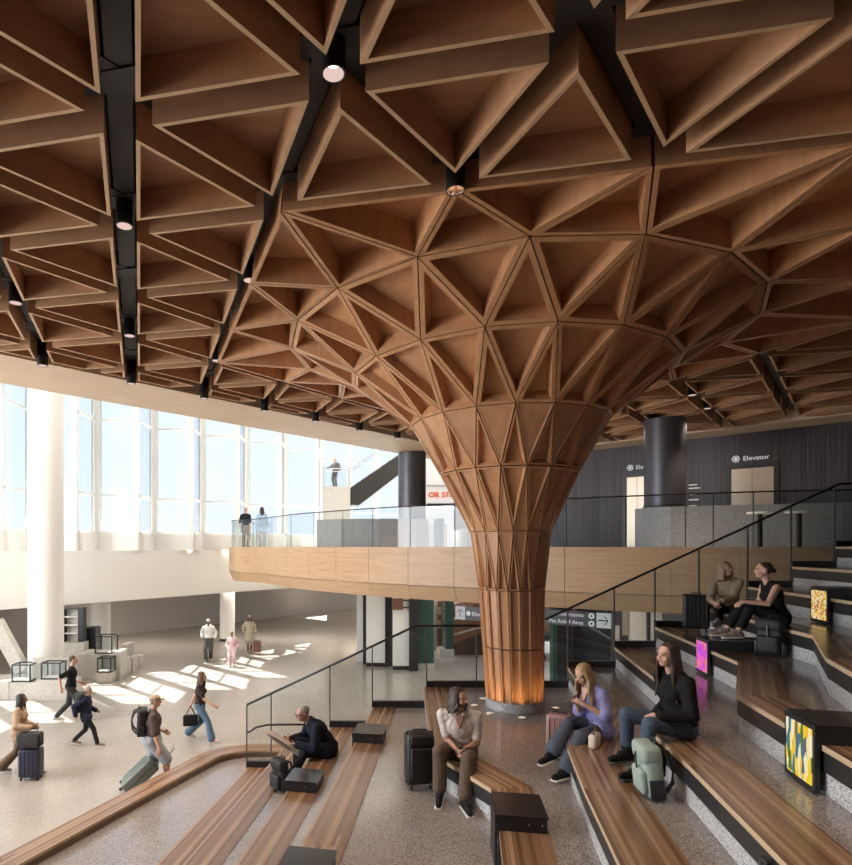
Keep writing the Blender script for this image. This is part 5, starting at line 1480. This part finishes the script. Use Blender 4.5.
solo('stone_counter', MB().prism([(-0.62, 20.0), (0.2, 19.35), (1.4, 19.1), (2.6, 19.2), (3.1, 19.6), (3.2, 20.6), (2.6, 20.9), (1.4, 20.75), (-0.5, 21.2)], 4.586, 5.515), 'grey_stone', 'long curved grey stone counter under the left dark round column', 'counter', (1.4, 20, 4.586))
# two high tables behind the balustrade at right
for px, y in ((760, 12.9), (799, 12.6)):
    x = (px - PX) / F * y
    tb = thing('high_table', 'small white-topped high table behind the balcony glass, %s' % ('left of two' if px < 780 else 'right of two'), 'table', (x, y, 4.586))
    part('table_top', MB().lathe([(0.24, 0.73), (0.25, 0.76), (0.24, 0.775)], 28), 'white', tb)
    part('leg', MB().mm((-0.035, -0.035, 0.02), (0.035, 0.035, 0.735)), 'black', tb)
    part('foot', MB().lathe([(0.2, 0.0), (0.2, 0.02)], 24), 'black', tb)

# ------------------------------------------------------------------ upper stair with landing
ly = 31.6
lx0, lx1 = (323 - PX) / F * ly, (350 - PX) / F * ly
lz = EYE + 60 * ly / F
solo('stair_landing', MB().mm((lx0, ly - 0.3, 4.586), (lx1, ly + 1.3, lz)), 'pale_stone', 'tall pale stair landing block with a person standing on top', 'stair landing', ((lx0 + lx1) / 2, ly + 0.5, 4.586))
st = thing('stair_flight', 'dark stair flight rising from the pale landing toward the ceiling', 'stairs', (lx1 + 0.02, ly + 0.4, 4.6))
s0 = V((lx1 + 0.02, 0, lz - 1.1)); s1 = V((lx1 + 3.4, 0, lz + 1.25))
vs = []
for y in (ly - 0.2, ly + 1.1):
    vs += [V((s0.x, y, s0.z + 0.15)), V((s0.x + 0.45, y, s0.z + 0.12)), V((s1.x, y, s1.z)), V((s1.x, y, s1.z + 1.0)), V((s0.x, y, s0.z + 1.05))]
wpart('stringer', MB().add(vs, [(0, 1, 2, 3, 4), (9, 8, 7, 6, 5)] + [(i, 5 + i, 5 + (i + 1) % 5, (i + 1) % 5) for i in range(5)]), 'bronze', st)
for k in range(9):
    x = s0.x + 0.3 + k * 0.34; z = s0.z + 1.12 + (x - s0.x) * (s1.z - s0.z) / (s1.x - s0.x) * 0.99
    wpart('tread', MB().mm((x, ly - 0.15, z - 0.18), (x + 0.32, ly + 1.05, z)), 'pale_stone', st)
wpart('support_post', MB().mm((3.7, ly + 0.3, 4.60), (3.9, ly + 0.5, s1.z - 0.1)), 'bronze', st)
lr = thing('landing_railing', 'steel and glass railing around the stair landing and flight', 'railing', ((lx0 + lx1) / 2, ly, lz))
for x in (lx0 + 0.05, lx1 - 0.05): wpart('post', MB().mm((x - 0.03, ly - 0.26, lz), (x + 0.03, ly - 0.2, lz + 1.1)), 'steel', lr)
wpart('glass_panel', MB().mm((lx0 + 0.1, ly - 0.24, lz + 0.02), (lx1 - 0.1, ly - 0.225, lz + 1.0)), 'rail_glass', lr)
for z in (0.95, 0.80): wpart('rail', MB().tube([(lx0, ly - 0.23, lz + z), (lx1 + 0.1, ly - 0.23, lz + z), (lx1 + 3.4, ly - 0.23, lz + z + 2.33)], 0.025, 6), 'steel', lr)

# white shop front on the balcony behind the left column, with its orange sign
wy = 25.2
sx0, sx1 = (400 - PX) / F * wy, (600 - PX) / F * wy
sf = thing('shop_front', 'white shop front with orange lettering seen between dark column and tree column', 'shop', ((sx0 + sx1) / 2, wy, 4.586))
fx0, fx1 = (427 - PX) / F * wy, (470 - PX) / F * wy
zo = EYE + 43 * wy / F
wl = MB().mm((sx0, wy, 4.59), (fx0, wy + 0.3, 12.3)); wl.mm((fx0, wy, zo), (fx1 + 4, wy + 0.3, 12.3))
wpart('wall', wl, 'white', sf)
wpart('ledge', MB().mm((fx0, wy - 0.1, zo + 0.75), (fx1 + 1, wy, zo + 0.80)), 'grey_wall', sf)
wpart('fascia_beam', MB().mm((fx0, wy - 0.05, zo - 0.12), (fx1 + 2, wy, zo + 0.02)), 'black', sf)
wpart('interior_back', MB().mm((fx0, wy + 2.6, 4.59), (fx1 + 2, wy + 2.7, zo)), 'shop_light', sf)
me = text_mesh('OR STREETS', 0.33, 'orange', 0.02)
o = link('orange_lettering', me, sf); o.rotation_euler = (PI / 2, 0, 0); o.location = (fx0 + 0.05 - (sx0 + sx1) / 2, -0.03, zo + 0.28 - 4.586)
for k, (a, w, h, m) in enumerate(((429, 7, 1.0, 'grey_wall'), (438, 9, 1.25, 'dark_room'), (447, 4, 1.0, 'door_metal'))):
    x = (a - PX) / F * wy
    wpart('display_unit', MB().mm((x, wy + 0.5 + 0.2 * k, 4.6), (x + w / F * wy, wy + 0.9 + 0.2 * k, 4.6 + h)), m, sf)
pp = V(((460 - PX) / F * 17.0, 17.0, 4.586))
pt = thing('planter_pot', 'white round planter pot behind the balcony glass left of the tree column', 'pot', pp)
part('pot', MB().lathe([(0.15, 0.0), (0.21, 0.08), (0.22, 0.50), (0.19, 0.50), (0.18, 0.44)], 28), 'white', pt)
part('soil', MB().lathe([(0.18, 0.42), (0.18, 0.44)], 24), 'brown', pt)

# ------------------------------------------------------------------ hall columns, left
def hall_col(x, y, r, zt_, lab, ring=False):
    t = thing('round_column', lab, 'column', (x, y, 0.0))
    part('shaft', MB().lathe([(r, 0.002 if not ring else 0.12), (r, zt_)], 48), 'white_col', t)
    if ring: part('base_ring', MB().lathe([(r + 0.015, 0.002), (r + 0.015, 0.12)], 40), 'black', t)
hall_col((46 - PX) / F * 19.05, 19.05, 0.53, 12.38, 'tall white round column rising through the glazed hall at left')
hall_col((100 - PX) / F * 24.6, 24.6, 0.42, 2.455, 'short white round column behind the glass display cases')
hall_col((227.3 - PX) / F * 29.2, 29.2, 0.365, 2.455, 'white round column with black base ring under the balcony', True)

# ------------------------------------------------------------------ stepped plinths with glass display cases at far left
def pxg(px, y): return (px - PX) / F * y
pl = [(12, 40, 17.9, 1.3, 0.45, 'low stone plinth under the leftmost glass case'), (40, 92, 17.75, 1.1, 0.52, 'low stone plinth under the second glass case from left'),
      (33, 66, 18.35, 0.25, 1.12, 'tall stone plinth in front of the tall white column'), (-14, 11, 17.9, 1.3, 0.42, 'low stone plinth cut by the left edge of the photo')]
def plinth(x0, x1, y0, y1, h, lab): return solo('stone_plinth', MB().mm((x0, y0, 0.001), (x1, y1, h)), 'pale_stone', lab, 'plinth', ((x0 + x1) / 2, (y0 + y1) / 2, 0))
plinth(pxg(11, 18.0), pxg(38.5, 18.0), 17.9, 18.48, 0.50, 'low stone plinth under the leftmost glass case')
plinth(pxg(39, 17.9), pxg(76, 17.9), 17.75, 18.28, 0.62, 'low stone plinth under the second glass case from left')
plinth(pxg(34, 18.4), pxg(72, 18.4), 18.30, 18.345, 1.18, 'tall thin stone upstand before the tall white column')
plinth(pxg(-20, 18.0), pxg(10.5, 18.0), 17.9, 19.0, 0.52, 'low stone plinth cut by the left edge of the photo')
plinth(pxg(76.5, 20.5), pxg(113.0, 20.5), 20.5, 21.6, 0.88, 'broad stone plinth behind the person in black t-shirt')
plinth(pxg(113.6, 20.5), pxg(120.6, 20.5), 20.5, 21.2, 0.97, 'narrow stone step block right of the broad plinth')
plinth(pxg(120.8, 21.3), pxg(127, 21.3), 21.3, 21.75, 0.61, 'middle stone step block of the descending row')
plinth(pxg(127.4, 21.8), pxg(133, 21.8), 21.8, 22.4, 0.52, 'lower stone step block of the descending row')
plinth(pxg(133.4, 22.5), pxg(139.5, 22.5), 22.5, 23.1, 0.43, 'lowest stone step block of the descending row')
plinth(pxg(121, 22.6), pxg(128, 22.6), 22.6, 23.3, 0.88, 'grey stone block standing behind the descending step blocks')
plinth(pxg(64, 21.4), pxg(84, 21.4), 21.4, 21.8, 1.15, 'stone ledge under the open shelf unit')
def glass_case(x0, x1, y0, y1, z0, z1, lab):
    t = thing('display_case', lab, 'display case', ((x0 + x1) / 2, (y0 + y1) / 2, z0))
    w = 0.035; fr = MB()
    for x in (x0, x1 - w):
        for y in (y0, y1 - w): fr.mm((x, y, z0 + 0.002), (x + w, y + w, z1))
    for z in (z0 + 0.002, z1 - w):
        fr.mm((x0 + w, y0, z), (x1 - w, y0 + w, z + w)); fr.mm((x0 + w, y1 - w, z), (x1 - w, y1, z + w))
        fr.mm((x0, y0 + w, z), (x0 + w, y1 - w, z + w)); fr.mm((x1 - w, y0 + w, z), (x1, y1 - w, z + w))
    wpart('frame', fr, 'black', t)
    g = MB(); e = 0.012
    g.mm((x0 + w, y0 + e, z0 + w), (x1 - w, y0 + e + 0.006, z1 - w)); g.mm((x0 + w, y1 - e - 0.006, z0 + w), (x1 - w, y1 - e, z1 - w))
    g.mm((x0 + e, y0 + w, z0 + w), (x0 + e + 0.006, y1 - w, z1 - w)); g.mm((x1 - e - 0.006, y0 + w, z0 + w), (x1 - e, y1 - w, z1 - w))
    wpart('glazing', g, 'rail_glass', t)
    wpart('floor_board', MB().mm((x0 + w, y0 + w, z0 + 0.005), (x1 - w, y1 - w, z0 + 0.05)), 'white', t)
glass_case(pxg(12, 18.0), pxg(31, 18.0), 17.96, 18.44, 0.505, 1.04, 'leftmost black-framed glass display case')
glass_case(pxg(41, 17.8), pxg(60.5, 17.8), 17.78, 18.2, 0.625, 1.13, 'black-framed glass display case before the tall white column')
glass_case(pxg(95.5, 20.7), pxg(113.0, 20.7), 20.62, 21.2, 0.885, 1.50, 'black-framed glass case on top of the broad plinth, upper of two')
glass_case(pxg(99, 20.2), pxg(113.0, 20.2), 20.02, 20.46, 0.355, 0.86, 'black-framed glass case standing below the upper case, against the broad plinth')
solo('stone_plinth', MB().mm((pxg(98.5, 20.2), 20.0, 0.001), (pxg(113.3, 20.2), 20.48, 0.350)), 'pale_stone', 'small stone block below the lower of the two right cases', 'plinth', (pxg(105, 20.2), 20.2, 0))
sh = thing('shelf_unit', 'dark open shelf unit with pale boards behind the tall white column', 'shelf', (pxg(74, 21.6), 21.5, 1.15))
x0, x1 = pxg(63, 21.6), pxg(84.5, 21.6)
wpart('side_panel', MB().mm((x1 - 0.18, 21.45, 1.155), (x1, 21.79, 2.40)), 'black', sh)
wpart('side_panel', MB().mm((x0, 21.45, 1.155), (x0 + 0.08, 21.79, 2.40)), 'black', sh)
wpart('top_board', MB().mm((x0 + 0.08, 21.45, 2.34), (x1 - 0.18, 21.79, 2.40)), 'black', sh)
wpart('back_board', MB().mm((x0 + 0.08, 21.74, 1.155), (x1 - 0.18, 21.79, 2.34)), 'pale_stone', sh)
for z in (1.45, 1.75, 2.05): wpart('shelf_board', MB().mm((x0 + 0.08, 21.46, z), (x1 - 0.18, 21.74, z + 0.03)), 'white', sh)
solo('cabinet', MB().rbox((pxg(91, 22.3), 22.3, 0.80), (0.55, 0.5, 1.6), 0.02), 'black', 'low black cabinet between shelf unit and short white column', 'cabinet', (pxg(91, 22.3), 22.3, 0))
ds_ = MB(); a, b = V((pxg(-8, 18.9), 19.0, 2.2)), V((pxg(19, 18.9), 19.0, 0.62))
d_ = (b - a).normalized(); up_ = V((-d_.z, 0, d_.x)); up_ = up_ if up_.z > 0 else -up_
vs = [p + up_ * s_ * 0.2 + V((0, y_, 0)) for y_ in (-0.05, 0.25) for p in (a, b) for s_ in (-1, 1)]
ds_.add(vs, [(0, 1, 3, 2), (4, 6, 7, 5), (0, 4, 5, 1), (2, 3, 7, 6), (0, 2, 6, 4), (1, 5, 7, 3)])
solo('sloping_strut', ds_, 'pale_stone', 'pale sloping stair side running down behind the leftmost glass case', 'strut', (b.x, b.y, 0.5))

# ------------------------------------------------------------------ shops under the balcony
def gp(px, py): return PZ(px, py, 0.0)
def panel_y(px0, px1, y, z0, z1, th=0.25): return MB().mm((pxg(px0, y), y, z0), (pxg(px1, y), y + th, z1))
k1 = thing('kiosk_wall', 'white wall panels with dark frames and red-brown blade sign below the balcony', 'wall panel', (pxg(384, 22.6), 22.6, 0.012))
wpart('white_panel', panel_y(357, 363, 23.6, 0.02, 3.3), 'white', k1)
wpart('dark_frame', panel_y(363.2, 366.3, 23.2, 0.02, 3.3), 'black', k1)
wpart('white_panel', panel_y(366.5, 385, 22.8, 0.15, 3.3), 'white', k1)
wpart('dark_base', panel_y(366.5, 386, 22.75, 0.015, 0.15), 'black', k1)
wpart('dark_frame', panel_y(385.2, 388, 22.7, 0.02, 3.3), 'black', k1)
wpart('dark_glass', panel_y(388.2, 393, 22.8, 0.02, 3.3), 'dark_room', k1)
wpart('white_panel', panel_y(393.2, 409.3, 22.2, 0.15, 3.3), 'white', k1)
wpart('dark_base', panel_y(393.2, 409.5, 22.15, 0.015, 0.15), 'black', k1)
wpart('dark_frame', panel_y(409.8, 418, 21.9, 0.015, 3.3, 0.4), 'black', k1)
wpart('blade_sign', MB().mm((pxg(392, 21.7), 21.66, 2.30), (pxg(403, 21.7), 21.74, 2.72)), 'brown', k1)
wpart('sign_bracket', MB().mm((pxg(403, 21.7), 21.68, 2.62), (pxg(410, 21.7), 21.72, 2.67)), 'black', k1)
wpart('sign_bracket', MB().mm((pxg(403, 21.7), 21.68, 2.36), (pxg(410, 21.7), 21.72, 2.41)), 'black', k1)
k2 = thing('green_pier', 'dark green painted pier with pale base, left of the tree column', 'wall panel', (pxg(427, 22.2), 22.3, 0.012))
wpart('pier', panel_y(418.3, 434, 22.3, 0.22, 3.3, 0.8), 'green', k2)
wpart('base', panel_y(418.3, 434, 22.28, 0.015, 0.22, 0.8), 'pale_stone', k2)
k3 = thing('green_pier', 'second dark green pier farther back, beside the shelves of goods', 'wall panel', (pxg(450, 25), 25, 0.012))
wpart('pier', panel_y(445.5, 454, 25.0, 0.3, 3.3, 0.8), 'green', k3)
wpart('base', panel_y(440, 454, 24.9, 0.015, 0.3, 0.8), 'pale_stone', k3)
k4 = thing('goods_shelf', 'lit shop shelves with brown goods between the two green piers', 'shelf', (pxg(440, 26.2), 26.2, 0.012))
wpart('side_post', panel_y(434.3, 437.5, 26.2, 0.02, 3.3, 0.3), 'grey_wall', k4)
for z in (0.9, 1.5, 2.1, 2.7):
    wpart('board', panel_y(437.6, 446, 26.2, z, z + 0.1, 0.5), 'brown', k4)
    wpart('goods', panel_y(438.2, 441, 26.25, z + 0.1, z + 0.42, 0.3), 'door_metal', k4)
wpart('back', panel_y(437.6, 450, 26.75, 0.02, 3.3, 0.05), 'brown', k4)
# escalator-like steel stair bank behind
es = thing('escalator', 'escalator with pale lit step edges going up behind the balustrade', 'escalator', (pxg(470, 25.5), 25.5, 0.012))
ex0, ex1 = pxg(454, 25.5), pxg(492, 25.5)
wpart('skirt', MB().add([V((ex0, 25.2, 0.02)), V((ex1, 25.2, 0.02)), V((ex1, 25.2, 1.1)), V((ex0, 25.2, 0.45)), V((ex0, 25.5, 0.02)), V((ex1, 25.5, 0.02)), V((ex1, 25.5, 1.1)), V((ex0, 25.5, 0.45))], [(0, 1, 2, 3), (7, 6, 5, 4), (0, 3, 7, 4), (1, 5, 6, 2), (3, 2, 6, 7), (0, 4, 5, 1)]), 'black_gloss', es)
for k in range(7):
    z0 = 0.75 + 0.32 * k
    wpart('step_edge', MB().add([V((ex0, 25.7 + 0.1 * k, z0)), V((ex1, 25.7 + 0.1 * k, z0 + 0.45)), V((ex1, 25.7 + 0.1 * k, z0 + 0.53)), V((ex0, 25.7 + 0.1 * k, z0 + 0.08)), V((ex0, 25.8 + 0.1 * k, z0)), V((ex1, 25.8 + 0.1 * k, z0 + 0.45)), V((ex1, 25.8 + 0.1 * k, z0 + 0.53)), V((ex0, 25.8 + 0.1 * k, z0 + 0.08))], [(0, 1, 2, 3), (7, 6, 5, 4), (0, 3, 7, 4), (1, 5, 6, 2), (3, 2, 6, 7), (0, 4, 5, 1)]), ['pale_stone', 'brown'][k % 2], es)
wpart('backdrop', MB().mm((ex0 - 0.3, 27.0, 0.02), (ex1 + 3.5, 27.2, 3.3)), 'brown', es)
# dark glazed shop right of the tree column
k5 = thing('dark_shop_window', 'dark glazed shop window with green corner post right of the tree column', 'shop', (pxg(580, 19.6), 19.6, 0.012))
wpart('corner_post', panel_y(553, 558.5, 19.8, 0.015, 3.3, 0.3), 'green', k5)
wpart('glazing', panel_y(558.7, 614, 19.7, 0.1, 3.25, 0.1), 'black_gloss', k5)
wpart('mullion', panel_y(571, 573.5, 19.62, 0.015, 3.3, 0.07), 'bronze', k5)
wpart('glass_reflection', MB().tube([(pxg(572, 19.6), 19.6, 2.6), (pxg(590, 19.6), 19.6, 1.95), (pxg(612, 19.6), 19.6, 1.5)], 0.05, 6), 'dark_room', k5)  # tube imitating a diagonal reflection in the dark glass
k6 = thing('shop_wall', 'pale wall bay with dark frame and poster beyond the dark shop window', 'wall panel', (pxg(634, 17.5), 17.5, 0.012))
wpart('dark_panel', panel_y(612, 630, 18.2, 0.015, 3.3, 0.1), 'dark_room', k6)
wpart('poster', panel_y(622.5, 628, 18.12, 1.9, 3.0, 0.05), 'door_metal', k6)
wpart('notice', panel_y(615, 619.5, 18.12, 1.2, 2.2, 0.05), 'grey_wall', k6)
wpart('pale_panel', panel_y(630.3, 648, 18.0, 0.015, 3.3, 0.1), 'pale_stone', k6)
wpart('dark_frame', panel_y(648.2, 652, 17.9, 0.015, 3.3, 0.1), 'bronze', k6)
wpart('grey_panel', panel_y(652.2, 664, 17.8, 0.015, 3.3, 0.1), 'grey_wall', k6)
wpart('dark_panel', panel_y(664.2, 760, 17.7, 0.015, 3.3, 0.1), 'dark_room', k6)
# parked cart seen past the column
ct = thing('service_cart', 'small white and black cart beyond the tree column at right', 'cart', (pxg(547, 24), 24, 0.012))
part('body', MB().rbox((0, 0, 0.55), (1.0, 0.6, 0.5), 0.1), 'white', ct)
part('canopy', MB().rbox((0, 0, 1.0), (0.7, 0.5, 0.3), 0.08), 'black', ct)
for sx in (-0.3, 0.3): part('wheel', MB().lathe([(0.16, -0.05), (0.16, 0.05)], 18, (0, 0, 0)), 'black', ct); ct.children[-1].location = (sx, -0.27, 0.17); ct.children[-1].rotation_euler = (PI / 2, 0, 0)

# hanging wayfinding sign under the balcony fascia, read past the column
def hang_sign(p0, y0, p1, y1, z0, z1, lab):
    a, b = V((pxg(p0, y0), y0)), V((pxg(p1, y1), y1)); d = (b - a).normalized()
    s = thing('hanging_sign', lab, 'sign', (a.x, a.y, z0), math.atan2(d.y, d.x))
    part('board', MB().mm((0, 0, 0), ((b - a).length, 0.10, z1 - z0)), 'sign_dark', s)
    for u in (0.12, (b - a).length - 0.12): part('hanger', MB().mm((u - 0.015, 0.04, z1 - z0), (u + 0.015, 0.07, 3.30 - z0)), 'bronze', s)
    return s, (b - a).length, z1 - z0
def sgtext(s, body, x, z, size):
    o = link('lettering', text_mesh(body, size, 'text_white'), s); o.rotation_euler = (PI / 2, 0, 0); o.location = (x, -0.006, z)
def arrow(s, x, z, r, ang):
    mb = MB(); c, q = math.cos(ang), math.sin(ang)
    def T(u, v): return V((x + u * c - v * q, -0.008, z + u * q + v * c))
    w = r * 0.13
    mb.add([T(-r, -w), T(r * 0.8, -w), T(r * 0.8, w), T(-r, w)], [(0, 1, 2, 3)])
    for sg in (1, -1):
        mb.add([T(r, 0), T(r - 1.4 * w, 0), T(0.15 * r, sg * 0.8 * r), T(0.15 * r + w, sg * 0.95 * r)], [(0, 1, 2, 3) if sg < 0 else (3, 2, 1, 0)])
    part('arrow', mb, 'black', s)
def disc(s, x, z, r, mat='text_white', off=-0.006):
    mb = MB(); n = 24
    mb.add([V((x + r * math.cos(2 * PI * k / n), off, z + r * math.sin(2 * PI * k / n))) for k in range(n)], [tuple(range(n))])
    return part('symbol', mb, mat, s)
s1, l1, h1 = hang_sign(455.5, 13.75, 492, 13.2, 2.93, 3.235, 'hanging wayfinding sign with upward arrow left of the tree column')
part('white_field', MB().mm((0.0, -0.004, 0.0), (0.24, 0.0, h1)), 'sign_white', s1)
arrow(s1, 0.12, h1 / 2, 0.09, PI / 2); disc(s1, 0.325, h1 / 2, 0.055); sgtext(s1, 'Elevator', 0.41, h1 / 2 - 0.045, 0.13)
s2, l2, h2 = hang_sign(536, 13.1, 610.5, 12.15, 2.925, 3.235, 'hanging wayfinding sign for restrooms and pet relief area right of the tree column')
part('white_field', MB().mm((l2 - 0.27, -0.004, 0.0), (l2, 0.0, h2)), 'sign_white', s2)
arrow(s2, l2 - 0.135, h2 / 2, 0.10, 0.0)
disc(s2, l2 - 0.37, 0.075, 0.06); disc(s2, l2 - 0.37, 0.235, 0.06)
for zz in (0.075, 0.235): disc(s2, l2 - 0.37, zz, 0.026, 'sign_dark', -0.008)
sgtext(s2, 'Pet Relief Area', l2 - 0.45 - 0.80, 0.04, 0.118); sgtext(s2, 'Restrooms', l2 - 0.45 - 0.60, 0.20, 0.118)
# ------------------------------------------------------------------ light
def lamp(kind, name, loc, energy, color=(1, 1, 1), **kw):
    d = bpy.data.lights.new(name, kind); d.energy = energy; d.color = color
    for k, v in kw.items(): setattr(d, k, v)
    o = bpy.data.objects.new(name, d); COL.objects.link(o); o.location = loc
    return o
def aim(o, to):
    o.rotation_euler = (V(to) - o.location).to_track_quat('-Z', 'Y').to_euler()
sun = lamp('SUN', 'sun', (-20, 30, 30), SUN_E, (1.0, 0.90, 0.76), angle=math.radians(0.6))
az, el = math.radians(SUN_AZ), math.radians(SUN_EL)
sd = V((math.cos(el) * math.cos(az), math.cos(el) * math.sin(az), math.sin(el)))
sun.rotation_euler = (-sd).to_track_quat('-Z', 'Y').to_euler()
for p in LN:
    o = lamp('SPOT', 'downlight_beam', (p.x, p.y, CZ - 0.05), DOWN_E, (1.0, 0.78, 0.62), spot_size=math.radians(80), spot_blend=0.6, shadow_soft_size=0.06)
for k in range(8):
    a = DPH + (k + 0.1) * 2 * PI / 8
    p = BASE + V((math.cos(a), math.sin(a))) * 0.60
    o = lamp('SPOT', 'uplight_beam', (p.x, p.y, zt(6) + 0.03), UP_E, (1.0, 0.58, 0.22), spot_size=math.radians(110), spot_blend=1.0, shadow_soft_size=0.04)
    aim(o, (BASE.x + math.cos(a) * 0.45, BASE.y + math.sin(a) * 0.45, zt(6) + 0.9))
# unseen fill lamps added under the solid atrium roof and at the left
if ATRIUM_FILL_E:
    o = lamp('AREA', 'atrium_fill_light', (-6.5, 17.0, 12.2), ATRIUM_FILL_E, (1.0, 0.97, 0.93), shape='RECTANGLE', size=24.0, size_y=5.0)  # added fill, the roof above it has no opening
    o.rotation_euler = (0, 0, math.radians(45))
if SIDE_E:
    # added fill lamp, out of view, standing in for soft daylight from the left
    o = lamp('AREA', 'side_fill_light', (-17.5, 6.0, 6.2), SIDE_E, (0.96, 0.98, 1.0), shape='RECTANGLE', size=11.0, size_y=6.5)
    aim(o, (2.5, 7.5, 4.5))
if HALL_E:
    for (x, y) in ((-3.0, 26.5), (3.5, 24.0), (-9.5, 24.5)):
        o = lamp('AREA', 'lower_hall_ceiling_light', (x, y + 3, 2.40), HALL_E, (1.0, 0.9, 0.8), shape='RECTANGLE', size=5.0, size_y=2.0)
if SHOP_E:
    for (x, y) in ((4.0, 20.0), (8.5, 16.5), (2.0, 19.0)):
        lamp('AREA', 'under_balcony_light', (x, y, 3.2), SHOP_E, (1.0, 0.92, 0.82), shape='RECTANGLE', size=2.0, size_y=1.2)
if MEZZ_E:
    lamp('AREA', 'elevator_lobby_light', (9.0, 15.5, 7.7), MEZZ_E, (1.0, 0.85, 0.72), shape='RECTANGLE', size=4.0, size_y=1.0).rotation_euler = (0, 0, math.radians(-45))

w = bpy.data.worlds.new('sky'); SC.world = w; w.use_nodes = True
nt = w.node_tree; nt.nodes.clear()
out = nt.nodes.new('ShaderNodeOutputWorld'); bg = nt.nodes.new('ShaderNodeBackground'); bg.inputs['Strength'].default_value = SKY_S
tc = nt.nodes.new('ShaderNodeTexCoord'); sx = nt.nodes.new('ShaderNodeSeparateXYZ')
rp = nt.nodes.new('ShaderNodeValToRGB')
els = rp.color_ramp.elements; els[0].position = 0.0; els[0].color = (0.90, 0.91, 0.94, 1); els[1].position = 0.40; els[1].color = (0.74, 0.82, 0.95, 1)
e = els.new(0.10); e.color = (0.82, 0.86, 0.95, 1)
nt.links.new(tc.outputs['Generated'], sx.inputs[0]); nt.links.new(sx.outputs['Z'], rp.inputs['Fac'])
nt.links.new(rp.outputs['Color'], bg.inputs['Color']); nt.links.new(bg.outputs[0], out.inputs['Surface'])

cam = bpy.data.cameras.new('camera'); co = bpy.data.objects.new('camera', cam); COL.objects.link(co)
co.location = (0, 0, EYE); co.rotation_euler = (PI / 2, 0, 0)
cam.sensor_fit = 'HORIZONTAL'; cam.sensor_width = 36.0; cam.lens = F / 852.0 * 36.0
cam.shift_x = (426.0 - PX) / 852.0; cam.shift_y = (HY - 432.5) / 852.0
cam.clip_start = 0.05; cam.clip_end = 300
SC.camera = co
SC.view_settings.view_transform = 'Standard'; SC.view_settings.look = 'None'
SC.view_settings.exposure = EXPO; SC.view_settings.gamma = 1.0; SC.view_settings.use_curve_mapping = False
SC.cycles.use_denoising = True
try: SC.cycles.denoiser = 'OPENIMAGEDENOISE'
except Exception: pass
SC.cycles.max_bounces = 8; SC.cycles.diffuse_bounces = 5; SC.cycles.glossy_bounces = 3; SC.cycles.transparent_max_bounces = 24
SC.cycles.caustics_reflective = False; SC.cycles.caustics_refractive = False
SC.cycles.sample_clamp_indirect = 6.0
